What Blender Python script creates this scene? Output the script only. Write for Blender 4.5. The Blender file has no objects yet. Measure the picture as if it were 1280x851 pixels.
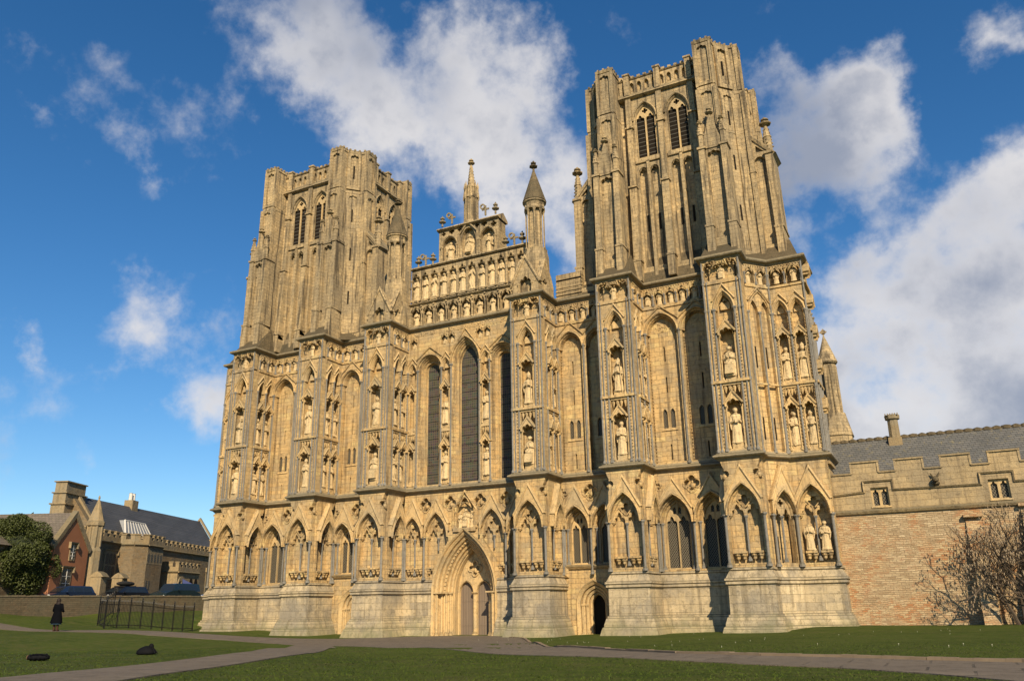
import bpy, math, random
from math import sin, cos, pi, radians, hypot, atan2, sqrt
from mathutils import Vector, Matrix
from mathutils.geometry import tessellate_polygon
random.seed(7)
sc = bpy.context.scene
COL = sc.collection

# ------------------------------------------------------------------ camera
YAW, PITCH, ROLL, FPX = -0.470, 0.315, -0.017, 1025.1
CAM = Vector((27.96, -47.75, 1.65))
cd = bpy.data.cameras.new('camera'); cam = bpy.data.objects.new('camera', cd); COL.objects.link(cam)
F_ = Vector((sin(YAW)*cos(PITCH), cos(YAW)*cos(PITCH), sin(PITCH)))
R_ = Vector((cos(YAW), -sin(YAW), 0)); U_ = R_.cross(F_)
R2 = R_*cos(ROLL)+U_*sin(ROLL); U2 = -R_*sin(ROLL)+U_*cos(ROLL)
m = Matrix((R2, U2, -F_)).transposed().to_4x4(); m.translation = CAM
cam.matrix_world = m
cd.sensor_width = 36; cd.lens = FPX/1280*36; cd.clip_end = 5000; cd.clip_start = .1
sc.camera = cam

def raydir(u, v):
    a, b = u-640, 425.5-v
    return (F_*FPX+R2*a+U2*b).normalized()

# ------------------------------------------------------------------ light
SUN_EL, SUN_AZ = radians(33), radians(36)      # azimuth: from the facade normal towards +X
to_sun = Vector((sin(SUN_AZ)*cos(SUN_EL), -cos(SUN_AZ)*cos(SUN_EL), sin(SUN_EL)))
ld = bpy.data.lights.new('sun', 'SUN'); sun = bpy.data.objects.new('sun', ld); COL.objects.link(sun)
ld.energy = 5.0; ld.angle = radians(.5); ld.color = (1.0, .83, .58)
sun.rotation_euler = to_sun.to_track_quat('Z', 'Y').to_euler()
sc.view_settings.view_transform = 'Standard'; sc.view_settings.look = 'None'
sc.view_settings.exposure = 0.40; sc.view_settings.gamma = 1
sc.view_settings.use_curve_mapping = False

def build_world():
    w = bpy.data.worlds.new('World'); sc.world = w; w.use_nodes = True
    nt = w.node_tree; N = nt.nodes; L = nt.links
    for n in list(N): N.remove(n)
    out = N.new('ShaderNodeOutputWorld'); bg = N.new('ShaderNodeBackground')
    sky = N.new('ShaderNodeTexSky'); sky.sky_type = 'NISHITA'; sky.sun_disc = False
    sky.sun_elevation = SUN_EL; sky.sun_rotation = pi-SUN_AZ
    sky.altitude = 0; sky.air_density = 1.0; sky.dust_density = .15; sky.ozone_density = 4.0
    tc = N.new('ShaderNodeTexCoord')
    def mth(op, a, b=None, c=None, clamp=False):
        n = N.new('ShaderNodeMath'); n.operation = op; n.use_clamp = clamp
        for i, x in enumerate((a, b, c)):
            if x is None: continue
            if isinstance(x, (int, float)): n.inputs[i].default_value = x
            else: L.new(x, n.inputs[i])
        return n.outputs[0]
    D = tc.outputs['Generated']
    # domain warp so that the banks of cloud get ragged edges
    wn = N.new('ShaderNodeTexNoise'); wn.inputs['Scale'].default_value = 6; wn.inputs['Detail'].default_value = 8; wn.inputs['Roughness'].default_value = .6
    L.new(D, wn.inputs['Vector'])
    wa = N.new('ShaderNodeVectorMath'); wa.operation = 'MULTIPLY_ADD'
    L.new(wn.outputs['Color'], wa.inputs[0]); wa.inputs[1].default_value = (.26, .26, .20); L.new(D, wa.inputs[2])
    ws = N.new('ShaderNodeVectorMath'); ws.operation = 'SUBTRACT'; L.new(wa.outputs[0], ws.inputs[0]); ws.inputs[1].default_value = (.13, .13, .10)
    WD = ws.outputs[0]
    # (pixel u, v, radius in degrees, weight)
    blobs = [(480, 100, 5.2, .8), (610, 120, 5.2, 1.0), (530, 200, 4.2, .8), (420, 50, 4.2, .55), (650, 60, 3.2, .5), (290, 20, 4, .22), (700, 270, 4.5, .9), (600, 260, 3.0, .7), (430, 170, 3.0, .5), (240, 510, 3.0, 1.0), (235, 400, 2.6, .55), (215, 345, 2.0, .45), (15, 435, 1.8, .75),
             (30, 172, 1.6, .45), (90, 192, 1.2, .4), (150, 165, 1.7, .4), (180, 212, 1.4, .4), (145, 465, 1.5, .35), (60, 70, 1.4, .3), (130, 570, 1.6, .25),
             (1030, 130, 4.6, .8), (1105, 85, 3.4, .75), (1060, 190, 4.2, .7), (960, 60, 2.6, .4), (1275, 40, 2.4, .9), (1240, 240, 3.2, .42), (990, 240, 2.6, .5),
             (1100, 400, 6.0, 1.0), (1220, 360, 6.0, 1.0), (1040, 470, 5, .9), (1250, 470, 6.5, 1.0), (1120, 500, 5, .9), (760, 20, 2.5, .35), (1350, 300, 6, .8), (1400, 450, 8, 1)]
    acc = None; shade = None
    for (u, v, r, wt) in blobs:
        c = raydir(u, v)
        dt = N.new('ShaderNodeVectorMath'); dt.operation = 'DISTANCE'
        L.new(WD, dt.inputs[0]); dt.inputs[1].default_value = c
        rr = radians(r)*1.45
        x = mth('MULTIPLY_ADD', dt.outputs['Value'], -wt/rr, wt, clamp=True)
        acc = x if acc is None else mth('ADD', acc, x)
    n1 = N.new('ShaderNodeTexNoise'); n1.inputs['Scale'].default_value = 9; n1.inputs['Detail'].default_value = 10; n1.inputs['Roughness'].default_value = .6
    L.new(D, n1.inputs['Vector'])
    n2 = N.new('ShaderNodeTexNoise'); n2.inputs['Scale'].default_value = 3.6; n2.inputs['Detail'].default_value = 5; n2.inputs['Roughness'].default_value = .5
    mp = N.new('ShaderNodeVectorMath'); mp.operation = 'ADD'; L.new(D, mp.inputs[0]); mp.inputs[1].default_value = (.11, .02, -.07)
    L.new(mp.outputs[0], n2.inputs['Vector'])
    accc = mth('MINIMUM', acc, 1.0)
    dens = mth('ADD', mth('MULTIPLY', accc, .95), mth('MULTIPLY', mth('SUBTRACT', n1.outputs['Fac'], .5), 2.5))
    mr = N.new('ShaderNodeMapRange'); mr.interpolation_type = 'SMOOTHSTEP'
    L.new(dens, mr.inputs['Value']); mr.inputs['From Min'].default_value = .18; mr.inputs['From Max'].default_value = 1.05
    mask = mth('MULTIPLY', mr.outputs[0], .93)
    # cloud colour: bright where thin or sun side, blue grey in the thick undersides
    th = mth('ADD', mth('MULTIPLY', dens, .75), mth('MULTIPLY', mth('SUBTRACT', n2.outputs['Fac'], .5), 3.0))
    mr2 = N.new('ShaderNodeMapRange'); mr2.interpolation_type = 'SMOOTHSTEP'; L.new(th, mr2.inputs['Value'])
    mr2.inputs['From Min'].default_value = .42; mr2.inputs['From Max'].default_value = 1.35
    cc = N.new('ShaderNodeMix'); cc.data_type = 'RGBA'
    L.new(mr2.outputs[0], cc.inputs[0]); cc.inputs[6].default_value = (11.5, 11.2, 11.2, 1); cc.inputs[7].default_value = (4.8, 5.3, 6.6, 1)
    mx = N.new('ShaderNodeMix'); mx.data_type = 'RGBA'
    hs = N.new('ShaderNodeHueSaturation'); hs.inputs['Saturation'].default_value = 1.25; hs.inputs['Value'].default_value = 1.75; L.new(sky.outputs[0], hs.inputs['Color'])
    L.new(mask, mx.inputs[0]); L.new(hs.outputs[0], mx.inputs[6]); L.new(cc.outputs[2], mx.inputs[7])
    L.new(mx.outputs[2], bg.inputs[0]); bg.inputs[1].default_value = .052
    L.new(bg.outputs[0], out.inputs[0])
build_world()

# ------------------------------------------------------------------ materials
class NT:
    def __init__(s, name, rough=.85, spec=.25):
        s.m = bpy.data.materials.new(name); s.m.use_nodes = True
        s.nt = s.m.node_tree; s.N = s.nt.nodes; s.L = s.nt.links
        s.b = s.N['Principled BSDF']; s.b.inputs['Roughness'].default_value = rough
        s.b.inputs['Specular IOR Level'].default_value = spec
        s.geo = s.N.new('ShaderNodeNewGeometry'); s.tc = s.N.new('ShaderNodeTexCoord')
        s.pos = s.geo.outputs['Position']; s.obj = s.tc.outputs['Object']
    def math(s, op, a, b=None, clamp=False):
        n = s.N.new('ShaderNodeMath'); n.operation = op; n.use_clamp = clamp
        for i, x in enumerate((a, b)):
            if x is None: continue
            if isinstance(x, (int, float)): n.inputs[i].default_value = x
            else: s.L.new(x, n.inputs[i])
        return n.outputs[0]
    def noise(s, scale, detail=4, rough=.55, vec=None, sc=(1, 1, 1)):
        n = s.N.new('ShaderNodeTexNoise'); n.inputs['Scale'].default_value = scale; n.inputs['Detail'].default_value = detail
        n.inputs['Roughness'].default_value = rough
        v = vec or s.pos
        if sc != (1, 1, 1):
            k = s.N.new('ShaderNodeVectorMath'); k.operation = 'MULTIPLY'; s.L.new(v, k.inputs[0]); k.inputs[1].default_value = sc; v = k.outputs[0]
        s.L.new(v, n.inputs['Vector']); return n.outputs['Fac']
    def ramp(s, x, a, b, smooth=True):
        n = s.N.new('ShaderNodeMapRange'); n.interpolation_type = 'SMOOTHSTEP' if smooth else 'LINEAR'
        s.L.new(x, n.inputs[0]); n.inputs[1].default_value = a; n.inputs[2].default_value = b; return n.outputs[0]
    def mix(s, f, a, b):
        n = s.N.new('ShaderNodeMix'); n.data_type = 'RGBA'
        if isinstance(f, (int, float)): n.inputs[0].default_value = f
        else: s.L.new(f, n.inputs[0])
        for i, x in ((6, a), (7, b)):
            if isinstance(x, tuple): n.inputs[i].default_value = (*x[:3], 1)
            else: s.L.new(x, n.inputs[i])
        return n.outputs[2]
    def sep(s, v):
        n = s.N.new('ShaderNodeSeparateXYZ'); s.L.new(v, n.inputs[0]); return n.outputs
    def wallvec(s):
        o = s.sep(s.pos); c = s.N.new('ShaderNodeCombineXYZ')
        s.L.new(s.math('ADD', o[0], o[1]), c.inputs[0]); s.L.new(o[2], c.inputs[1]); return c.outputs[0]
    def brick(s, w, h, c1, c2, mortar, msize=.012, bias=0, offs=.5, vec=None):
        n = s.N.new('ShaderNodeTexBrick'); s.L.new(vec or s.wallvec(), n.inputs['Vector'])
        n.inputs['Scale'].default_value = 1; n.inputs['Brick Width'].default_value = w; n.inputs['Row Height'].default_value = h
        n.inputs['Mortar Size'].default_value = msize; n.inputs['Mortar Smooth'].default_value = .3; n.inputs['Bias'].default_value = bias
        n.offset = offs
        for k, c in (('Color1', c1), ('Color2', c2), ('Mortar', mortar)): n.inputs[k].default_value = (*c, 1)
        return n.outputs['Color'], n.outputs['Fac']
    def bump(s, h, strength=.4, dist=.05):
        n = s.N.new('ShaderNodeBump'); s.L.new(h, n.inputs['Height']); n.inputs['Strength'].default_value = strength; n.inputs['Distance'].default_value = dist
        s.L.new(n.outputs[0], s.b.inputs['Normal'])
    def col(s, c):
        if isinstance(c, tuple): s.b.inputs['Base Color'].default_value = (*c[:3], 1)
        else: s.L.new(c, s.b.inputs['Base Color'])
        return s.m

def stone_mat(name, c1, c2, grey, dirt, greyamt=(.45, .75), bw=.62, bh=.3, green=False, streak=.5, blocks=True, mortar=(.38, .27, .14), bstr=.9, lichen=(.12, .105, .065)):
    t = NT(name, .9, .2)
    if blocks:
        base, bf = t.brick(bw, bh, c1, c2, mortar, .010)
        rb, _ = t.brick(bw, bh, (0, 0, 0), (1, 1, 1), (.5, .5, .5), .010)
        rv = t.sep(rb)[0]
        base = t.mix(t.math('MULTIPLY', t.ramp(rv, .80, .92), .55), base, tuple(min(.75, x*1.25) for x in c1))
        base = t.mix(t.math('MULTIPLY', t.ramp(rv, .22, .08), .6), base, grey)
    else: base = t.mix(t.noise(2.2, 4), c1, c2)
    zz = t.noise(.12, 4, .6)
    base = t.mix(t.math('MULTIPLY', t.ramp(zz, .42, .62), .35), base, tuple(x*.72 for x in c2))
    # soft large patches of greyer, weathered stone
    base = t.mix(t.math('MULTIPLY', t.ramp(t.noise(.35, 6, .68), *greyamt), .85), base, grey)
    base = t.mix(t.math('MULTIPLY', t.ramp(t.noise(1.6, 6, .65), .5, .78), .55), base, tuple(x*1.18 for x in c2))
    # rain streaks
    st = t.noise(1.0, 5, .6, sc=(3.2, 3.2, .22))
    base = t.mix(t.math('MULTIPLY', t.ramp(st, .50, .66), streak), base, dirt)
    st2 = t.noise(1.0, 6, .65, sc=(7.5, 7.5, .5))
    base = t.mix(t.math('MULTIPLY', t.ramp(st2, .54, .70), streak*.9), base, dirt)
    # grime and pits
    base = t.mix(t.math('MULTIPLY', t.ramp(t.noise(5, 7, .75), .50, .66), .6), base, dirt)
    base = t.mix(t.math('MULTIPLY', t.ramp(t.noise(.9, 6, .7), .50, .62), .35), base, grey)
    # lichen on everything that faces up
    nz = t.sep(t.geo.outputs['Normal'])[2]
    base = t.mix(t.math('MULTIPLY', t.ramp(nz, .35, .8), .75), base, lichen)
    if green:
        z = t.sep(t.pos)[2]
        f = t.math('MULTIPLY', t.ramp(t.math('ADD', z, t.math('MULTIPLY', t.noise(1.2, 5), 2.4)), 2.6, .9), .6)
        base = t.mix(f, base, (.16, .16, .07))
    h = t.math('ADD', t.math('MULTIPLY', t.noise(11, 7, .75), .7), t.math('MULTIPLY', t.noise(2.5, 4), .8))
    if blocks: h = t.math('SUBTRACT', h, t.math('MULTIPLY', bf, .35))
    t.bump(h, bstr, .06)
    return t.col(base)

M = {}
GOLD1, GOLD2 = (.67, .465, .215), (.49, .33, .15)
M['stone'] = stone_mat('golden_limestone', GOLD1, GOLD2, (.34, .27, .17), (.14, .10, .06), (.44, .70), streak=.65)
M['stone_low'] = stone_mat('plinth_limestone', (.60, .475, .29), (.47, .375, .235), (.27, .235, .18), (.15, .12, .075), (.42, .60), bw=.95, bh=.42, green=True, streak=.55, mortar=(.36, .28, .17))
M['stone_arch'] = stone_mat('carved_limestone', (.68, .475, .225), (.55, .385, .185), (.37, .30, .19), (.18, .135, .08), (.44, .72), blocks=False, streak=.45)
M['stone_tower'] = stone_mat('tower_limestone', (.58, .43, .225), (.43, .315, .17), (.27, .215, .135), (.095, .075, .05), (.38, .64), streak=.95, bw=.55, bh=.28)
M['stone_trim'] = stone_mat('weathered_trim_stone', (.38, .29, .17), (.30, .235, .14), (.22, .19, .13), (.11, .09, .06), (.35, .65), blocks=False, streak=.3)
M['statue'] = stone_mat('figure_limestone', (.72, .54, .30), (.58, .43, .23), (.44, .36, .23), (.20, .16, .10), (.55, .8), blocks=False, streak=.2)
M['weathering'] = stone_mat('mossy_weathering_stone', (.17, .13, .075), (.11, .085, .05), (.09, .078, .05), (.05, .04, .025), (.4, .7), bw=.5, bh=.16, streak=.5, lichen=(.075, .06, .035))
M['lias'] = stone_mat('blue_lias', (.29, .27, .235), (.22, .205, .18), (.17, .16, .14), (.10, .09, .075), (.4, .7), blocks=False, streak=.15)
M['rubble'] = stone_mat('rubble_stone', (.34, .23, .115), (.16, .11, .06), (.20, .17, .12), (.10, .08, .05), (.4, .7), bw=.34, bh=.15, streak=.2, mortar=(.26, .21, .14), bstr=.9)
M['wall_stone'] = stone_mat('dark_wall_stone', (.16, .115, .07), (.085, .065, .04), (.10, .09, .06), (.05, .045, .03), (.4, .65), bw=.34, bh=.15, streak=.2, mortar=(.10, .085, .06), bstr=.9)  # coursed like the hall rubble, in darker tones
M['hall_dress'] = stone_mat('hall_dressing_stone', (.38, .28, .15), (.29, .215, .12), (.24, .21, .15), (.13, .11, .07), (.4, .7), blocks=False)
M['cloister'] = stone_mat('cloister_ashlar', (.50, .37, .195), (.40, .295, .16), (.29, .23, .145), (.13, .10, .065), (.38, .62), bw=.7, bh=.32, streak=.45)

def simple(name, c, rough=.6, spec=.4, metal=0, var=.25, scale=6):
    t = NT(name, rough, spec); t.b.inputs['Metallic'].default_value = metal
    n = t.noise(scale, 4, vec=t.obj)
    return t.col(t.mix(n, tuple(x*(1-var) for x in c), tuple(min(1, x*(1+var)) for x in c)))

def glass_mat(name, sx, sz, tint=(.012, .011, .010), lead=(.15, .13, .095), diamond=False, colour=False):
    t = NT(name, .5, .12)
    o = t.sep(t.pos)
    c = t.N.new('ShaderNodeCombineXYZ'); xy = t.math('ADD', o[0], o[1])
    if diamond:
        t.L.new(t.math('ADD', t.math('MULTIPLY', xy, 1.4), o[2]), c.inputs[0]); t.L.new(t.math('SUBTRACT', o[2], t.math('MULTIPLY', xy, 1.4)), c.inputs[1])
    else:
        t.L.new(xy, c.inputs[0]); t.L.new(o[2], c.inputs[1])
    n = t.N.new('ShaderNodeTexBrick'); n.offset = 0; t.L.new(c.outputs[0], n.inputs['Vector']); n.inputs['Scale'].default_value = 1
    n.inputs['Brick Width'].default_value = sx; n.inputs['Row Height'].default_value = sz; n.inputs['Mortar Size'].default_value = .03
    n.inputs['Color1'].default_value = (*tint, 1); n.inputs['Color2'].default_value = (*[x*2.2 for x in tint], 1); n.inputs['Mortar'].default_value = (*lead, 1)
    base = n.outputs['Color']
    if colour:
        vo = t.N.new('ShaderNodeTexVoronoi'); vo.inputs['Scale'].default_value = 4.0; t.L.new(t.pos, vo.inputs['Vector'])
        hs = t.N.new('ShaderNodeHueSaturation'); t.L.new(vo.outputs['Color'], hs.inputs['Color']); hs.inputs['Saturation'].default_value = .6; hs.inputs['Value'].default_value = .10
        base = t.mix(t.math('MULTIPLY', t.math('SUBTRACT', 1, n.outputs['Fac']), .6), base, hs.outputs[0])
        base = t.mix(t.math('MULTIPLY', t.ramp(t.noise(1.1, 5, .75), .58, .66), .8), base, (.075, .085, .06))
        # saddle bars
        base = t.mix(t.math('LESS_THAN', t.math('FRACT', t.math('DIVIDE', o[2], .62)), .07), base, (.012, .012, .012))
    t.bump(t.noise(5, 3), .25, .03)
    return t.col(base)
M['glass_lead'] = glass_mat('leaded_glass', .17, .21, diamond=True)
M['glass_stain'] = glass_mat('stained_glass', .16, .18, colour=True, tint=(.020, .016, .015), lead=(.105, .088, .06))
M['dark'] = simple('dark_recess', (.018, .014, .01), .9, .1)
M['louvre'] = simple('louvre_slate', (.10, .09, .075), .8, .2)
def wood():
    t = NT('weathered_oak', .8, .2)
    n = t.noise(1, 5, .6, sc=(9, 9, .5)); o = t.sep(t.pos)
    base = t.mix(n, (.14, .10, .07), (.25, .195, .14))
    base = t.mix(t.math('LESS_THAN', t.math('FRACT', t.math('DIVIDE', o[0], .2)), .07), base, (.03, .025, .02))
    t.bump(n, .4, .03); return t.col(base)
M['wood'] = wood()
def slate(name, a, b, lich, w=.3, h=.14):
    t = NT(name, .7, .3)
    o = t.sep(t.pos); c = t.N.new('ShaderNodeCombineXYZ')
    t.L.new(t.math('ADD', o[0], t.math('MULTIPLY', o[1], .35)), c.inputs[0]); t.L.new(t.math('MULTIPLY', o[2], 1.0), c.inputs[1])
    base, f = t.brick(w, h, a, b, tuple(x*.35 for x in a), .012, vec=c.outputs[0])
    base = t.mix(t.math('MULTIPLY', t.ramp(t.noise(3.6, 7, .78), .55, .66), .75), base, lich)
    base = t.mix(t.math('MULTIPLY', t.ramp(t.noise(.5, 4), .45, .7), .4), base, tuple(x*.6 for x in a))
    t.bump(t.math('SUBTRACT', t.noise(6, 4), f), .5, .03); return t.col(base)
M['slate'] = slate('cloister_slate', (.10, .10, .095), (.135, .13, .12), (.23, .19, .09))
M['slate_hall'] = slate('hall_slate', (.060, .064, .072), (.078, .08, .088), (.09, .09, .08), .4, .2)
M['tile_roof'] = slate('old_tile_roof', (.13, .11, .085), (.17, .14, .11), (.20, .19, .11), .3, .16)
M['render'] = simple('terracotta_render', (.36, .155, .08), .9, .15, var=.18, scale=1.2)
def redbrick():
    t = NT('old_brick_and_stone', .95, .15)
    v = t.wallvec(); wv = t.N.new('ShaderNodeVectorMath'); wv.operation = 'MULTIPLY_ADD'
    nn = t.N.new('ShaderNodeTexNoise'); nn.inputs['Scale'].default_value = 2.2; nn.inputs['Detail'].default_value = 5; t.L.new(t.pos, nn.inputs['Vector'])
    t.L.new(nn.outputs['Color'], wv.inputs[0]); wv.inputs[1].default_value = (.30, .16, 0); t.L.new(v, wv.inputs[2])
    base, f = t.brick(.26, .095, (.37, .165, .07), (.51, .385, .22), (.30, .215, .125), .010, bias=.05, vec=wv.outputs[0])
    b2, f2 = t.brick(.38, .115, (.55, .425, .26), (.33, .235, .135), (.24, .175, .105), .013, vec=wv.outputs[0])
    base = t.mix(t.ramp(t.noise(.55, 5, .6), .38, .56), base, b2)
    base = t.mix(t.math('MULTIPLY', t.ramp(t.noise(1.5, 6, .7), .58, .7), .45), base, (.36, .15, .08))
    base = t.mix(t.math('MULTIPLY', t.ramp(t.noise(8, 4, .7), .6, .75), .5), base, (.62, .52, .36))
    base = t.mix(t.math('MULTIPLY', t.ramp(t.noise(.8, 4, .7), .6, .75), .4), base, (.20, .14, .09))
    t.bump(t.math('SUBTRACT', t.noise(9, 4, .7), f), .9, .04); return t.col(base)
M['redbrick'] = redbrick()
def grass():
    t = NT('mown_grass', .95, .1)
    base = t.mix(t.ramp(t.noise(.22, 5, .6), .3, .7), (.036, .062, .007), (.066, .095, .012))
    base = t.mix(t.math('MULTIPLY', t.ramp(t.noise(.9, 6, .7), .5, .66), .7), base, (.10, .095, .03))
    base = t.mix(t.math('MULTIPLY', t.ramp(t.noise(.45, 5, .65), .54, .7), .6), base, (.028, .050, .008))
    base = t.mix(t.ramp(t.noise(3.0, 6, .75), .35, .75), base, (.10, .110, .028))
    base = t.mix(t.math('MULTIPLY', t.ramp(t.noise(28, 4, .8), .5, .75), .6), base, (.018, .032, .005))
    t.bump(t.noise(40, 4, .8), .9, .05); return t.col(base)
M['grass'] = grass()
def paving():
    t = NT('worn_paving', .9, .25)
    o = t.sep(t.pos); c = t.N.new('ShaderNodeCombineXYZ'); t.L.new(o[0], c.inputs[0]); t.L.new(o[1], c.inputs[1])
    base, f = t.brick(1.1, .75, (.12, .098, .074), (.155, .125, .094), (.045, .037, .028), .022, vec=c.outputs[0])
    base = t.mix(t.ramp(t.noise(.5, 5, .65), .35, .7), base, (.135, .11, .08))
    base = t.mix(t.math('MULTIPLY', t.ramp(t.noise(4, 6, .75), .47, .7), .75), base, (.05, .042, .03))
    base = t.mix(t.math('MULTIPLY', t.ramp(t.noise(1.1, 5, .7), .56, .7), .5), base, (.20, .165, .125))
    base = t.mix(t.math('MULTIPLY', t.ramp(t.noise(60, 2, .5), .55, .7), .5), base, (.24, .20, .15))
    t.bump(t.math('SUBTRACT', t.noise(30, 3), f), .5, .02); return t.col(base)
M['path'] = paving()
M['kerb'] = simple('kerb_stone', (.20, .15, .10), .9, .2, var=.4, scale=3)
M['asphalt'] = simple('asphalt', (.055, .053, .05), .9, .2)
M['white'] = simple('white_paint', (.62, .60, .55), .6, .3, var=.08)
M['lead'] = simple('lead_grey_glazing', (.24, .25, .26), .5, .4, var=.2)
M['iron'] = simple('black_iron', (.012, .012, .012), .5, .4)
M['leaf_holly'] = simple('holly_leaves', (.050, .062, .014), .55, .25, var=.55, scale=1.3)
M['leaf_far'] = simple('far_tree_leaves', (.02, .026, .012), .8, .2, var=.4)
M['bark'] = simple('brown_bark', (.08, .06, .042), .9, .15, var=.4, scale=4)
M['bud'] = simple('pale_magnolia_buds', (.33, .25, .16), .7, .3, var=.5, scale=3)
M['daisy'] = simple('daisy_petals', (.7, .68, .5), .8, .2)
M['blade'] = simple('grass_blades', (.060, .085, .012), .9, .1, var=.35, scale=.6)
# ------------------------------------------------------------------ mesh helpers
class MB:
    def __init__(s): s.v = []; s.f = []
    def add(s, vs, fs):
        b = len(s.v); s.v += [tuple(p) for p in vs]; s.f += [[i+b for i in f] for f in fs]
    def hexa(s, p):      # 8 points: bottom 4 ccw, top 4
        s.add(p, [(3, 2, 1, 0), (4, 5, 6, 7), (0, 1, 5, 4), (1, 2, 6, 5), (2, 3, 7, 6), (3, 0, 4, 7)])
    def wbox(s, x0, x1, y0, y1, z0, z1):
        s.hexa([(x0, y0, z0), (x1, y0, z0), (x1, y1, z0), (x0, y1, z0), (x0, y0, z1), (x1, y0, z1), (x1, y1, z1), (x0, y1, z1)])
    def box(s, fr, u0, u1, z0, z1, n0, n1):
        s.hexa([fr.p(u0, z0, n0), fr.p(u1, z0, n0), fr.p(u1, z0, n1), fr.p(u0, z0, n1), fr.p(u0, z1, n0), fr.p(u1, z1, n0), fr.p(u1, z1, n1), fr.p(u0, z1, n1)])
    def plate(s, fr, outer, holes, n0, n1):
        loops = [outer]+list(holes)
        tri = tessellate_polygon([[Vector((a, b, 0)) for a, b in l] for l in loops])
        flat = [p for l in loops for p in l]; k = len(flat)
        vs = [fr.p(a, b, n1) for a, b in flat]+[fr.p(a, b, n0) for a, b in flat]
        fs = [tuple(t) for t in tri]+[tuple(i+k for i in reversed(t)) for t in tri]
        o = 0
        for l in loops:
            L = len(l)
            for i in range(L):
                j = (i+1) % L; fs.append((o+i, o+j, o+j+k, o+i+k))
            o += L
        s.add(vs, fs)
    def sweep(s, fr, path, prof, closed=False):
        # prof: (offset to the left of the path, n)
        n = len(path); rings = []
        for i in range(n):
            a = path[i-1] if (i > 0 or closed) else None; b = path[i]; c = path[(i+1) % n] if (i < n-1 or closed) else None
            ds = []
            for p, q in ((a, b), (b, c)):
                if p is None or q is None: continue
                d = (q[0]-p[0], q[1]-p[1]); l = hypot(*d) or 1e-6; ds.append((d[0]/l, d[1]/l))
            if len(ds) == 1: ds = ds*2
            nx = -(ds[0][1]+ds[1][1])/2; ny = (ds[0][0]+ds[1][0])/2; l = hypot(nx, ny) or 1e-6
            cosh = max(.35, l); nx /= l; ny /= l
            rings.append([fr.p(b[0]+nx*o/cosh, b[1]+ny*o/cosh, nn) for o, nn in prof])
        k = len(prof); vs = [p for r in rings for p in r]; fs = []
        m = n if closed else n-1
        for i in range(m):
            j = (i+1) % n
            for a in range(k-1): fs.append((i*k+a, i*k+a+1, j*k+a+1, j*k+a))
        if not closed: fs += [tuple(range(k)), tuple((n-1)*k+a for a in reversed(range(k)))]
        s.add(vs, fs)
    def plan(s, pts, prof, caps=True):
        # pts: plan polyline with the outside on the right hand side; prof: (outward offset, z)
        class G:  # reuse sweep with u=x, "z"=y, n=z
            @staticmethod
            def p(a, b, n): return (a, b, n)
        s.sweep(G, pts, [(-o, z) for o, z in prof])
    def lathe(s, x, y, prof, seg=10, sx=1, sy=1, rot=0, mod=None):
        vs = []; k = len(prof)
        for i in range(seg):
            a = 2*pi*i/seg+rot
            for r, z in prof:
                rr = r*(mod(a, z) if mod else 1)
                vs.append((x+cos(a)*rr*sx, y+sin(a)*rr*sy, z))
        fs = []
        for i in range(seg):
            j = (i+1) % seg
            for a in range(k-1): fs.append((i*k+a, j*k+a, j*k+a+1, i*k+a+1))
        fs += [tuple(i*k for i in reversed(range(seg))), tuple(i*k+k-1 for i in range(seg))]
        s.add(vs, fs)
    def tube(s, p, q, r0, r1=None, seg=6):
        r1 = r0 if r1 is None else r1
        p = Vector(p); q = Vector(q); d = q-p
        if d.length < 1e-6: return
        d.normalize(); a = d.orthogonal().normalized(); b = d.cross(a)
        vs = []
        for c, r in ((p, r0), (q, r1)):
            for i in range(seg):
                t = 2*pi*i/seg; vs.append(tuple(c+a*cos(t)*r+b*sin(t)*r))
        fs = [(i, (i+1) % seg, seg+(i+1) % seg, seg+i) for i in range(seg)]
        fs += [tuple(reversed(range(seg))), tuple(range(seg, 2*seg))]
        s.add(vs, fs)
    def ball(s, c, r, seg=8, rings=5, sc=(1, 1, 1)):
        vs = []; fs = []
        for i in range(rings+1):
            t = pi*i/rings
            for j in range(seg):
                a = 2*pi*j/seg; vs.append((c[0]+sin(t)*cos(a)*r*sc[0], c[1]+sin(t)*sin(a)*r*sc[1], c[2]+cos(t)*r*sc[2]))
        for i in range(rings):
            for j in range(seg):
                k = (j+1) % seg; fs.append((i*seg+j, (i+1)*seg+j, (i+1)*seg+k, i*seg+k))
        s.add(vs, fs)
    def build(s, name, mat, parent=None, smooth=False, loc=None):
        me = bpy.data.meshes.new(name); me.from_pydata(s.v, [], s.f); me.validate()
        if smooth: me.polygons.foreach_set('use_smooth', [True]*len(me.polygons))
        o = bpy.data.objects.new(name, me); COL.objects.link(o)
        me.materials.append(M[mat] if isinstance(mat, str) else mat)
        if parent is not None: adopt(o, parent)
        return o

def world_loc(e):
    v = Vector(e.location)
    while e.parent: e = e.parent; v = v+Vector(e.location) if e.type == 'EMPTY' else v
    return v
def adopt(o, parent):
    o.parent = parent
    root = parent
    while root.parent: root = root.parent
    if parent is root and root.type == 'EMPTY':
        o.matrix_parent_inverse = (Matrix.Translation(root.location)).inverted() if not any(root.rotation_euler) else Matrix()

class Fr:
    def __init__(s, x, y, ux=1, uy=0, z=0):
        s.x, s.y, s.ux, s.uy, s.z = x, y, ux, uy, z; s.nx, s.ny = uy, -ux
    def p(s, u, z, n): return (s.x+s.ux*u+s.nx*n, s.y+s.uy*u+s.ny*n, z+s.z)
    def rot(s): return atan2(s.uy, s.ux)

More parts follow.
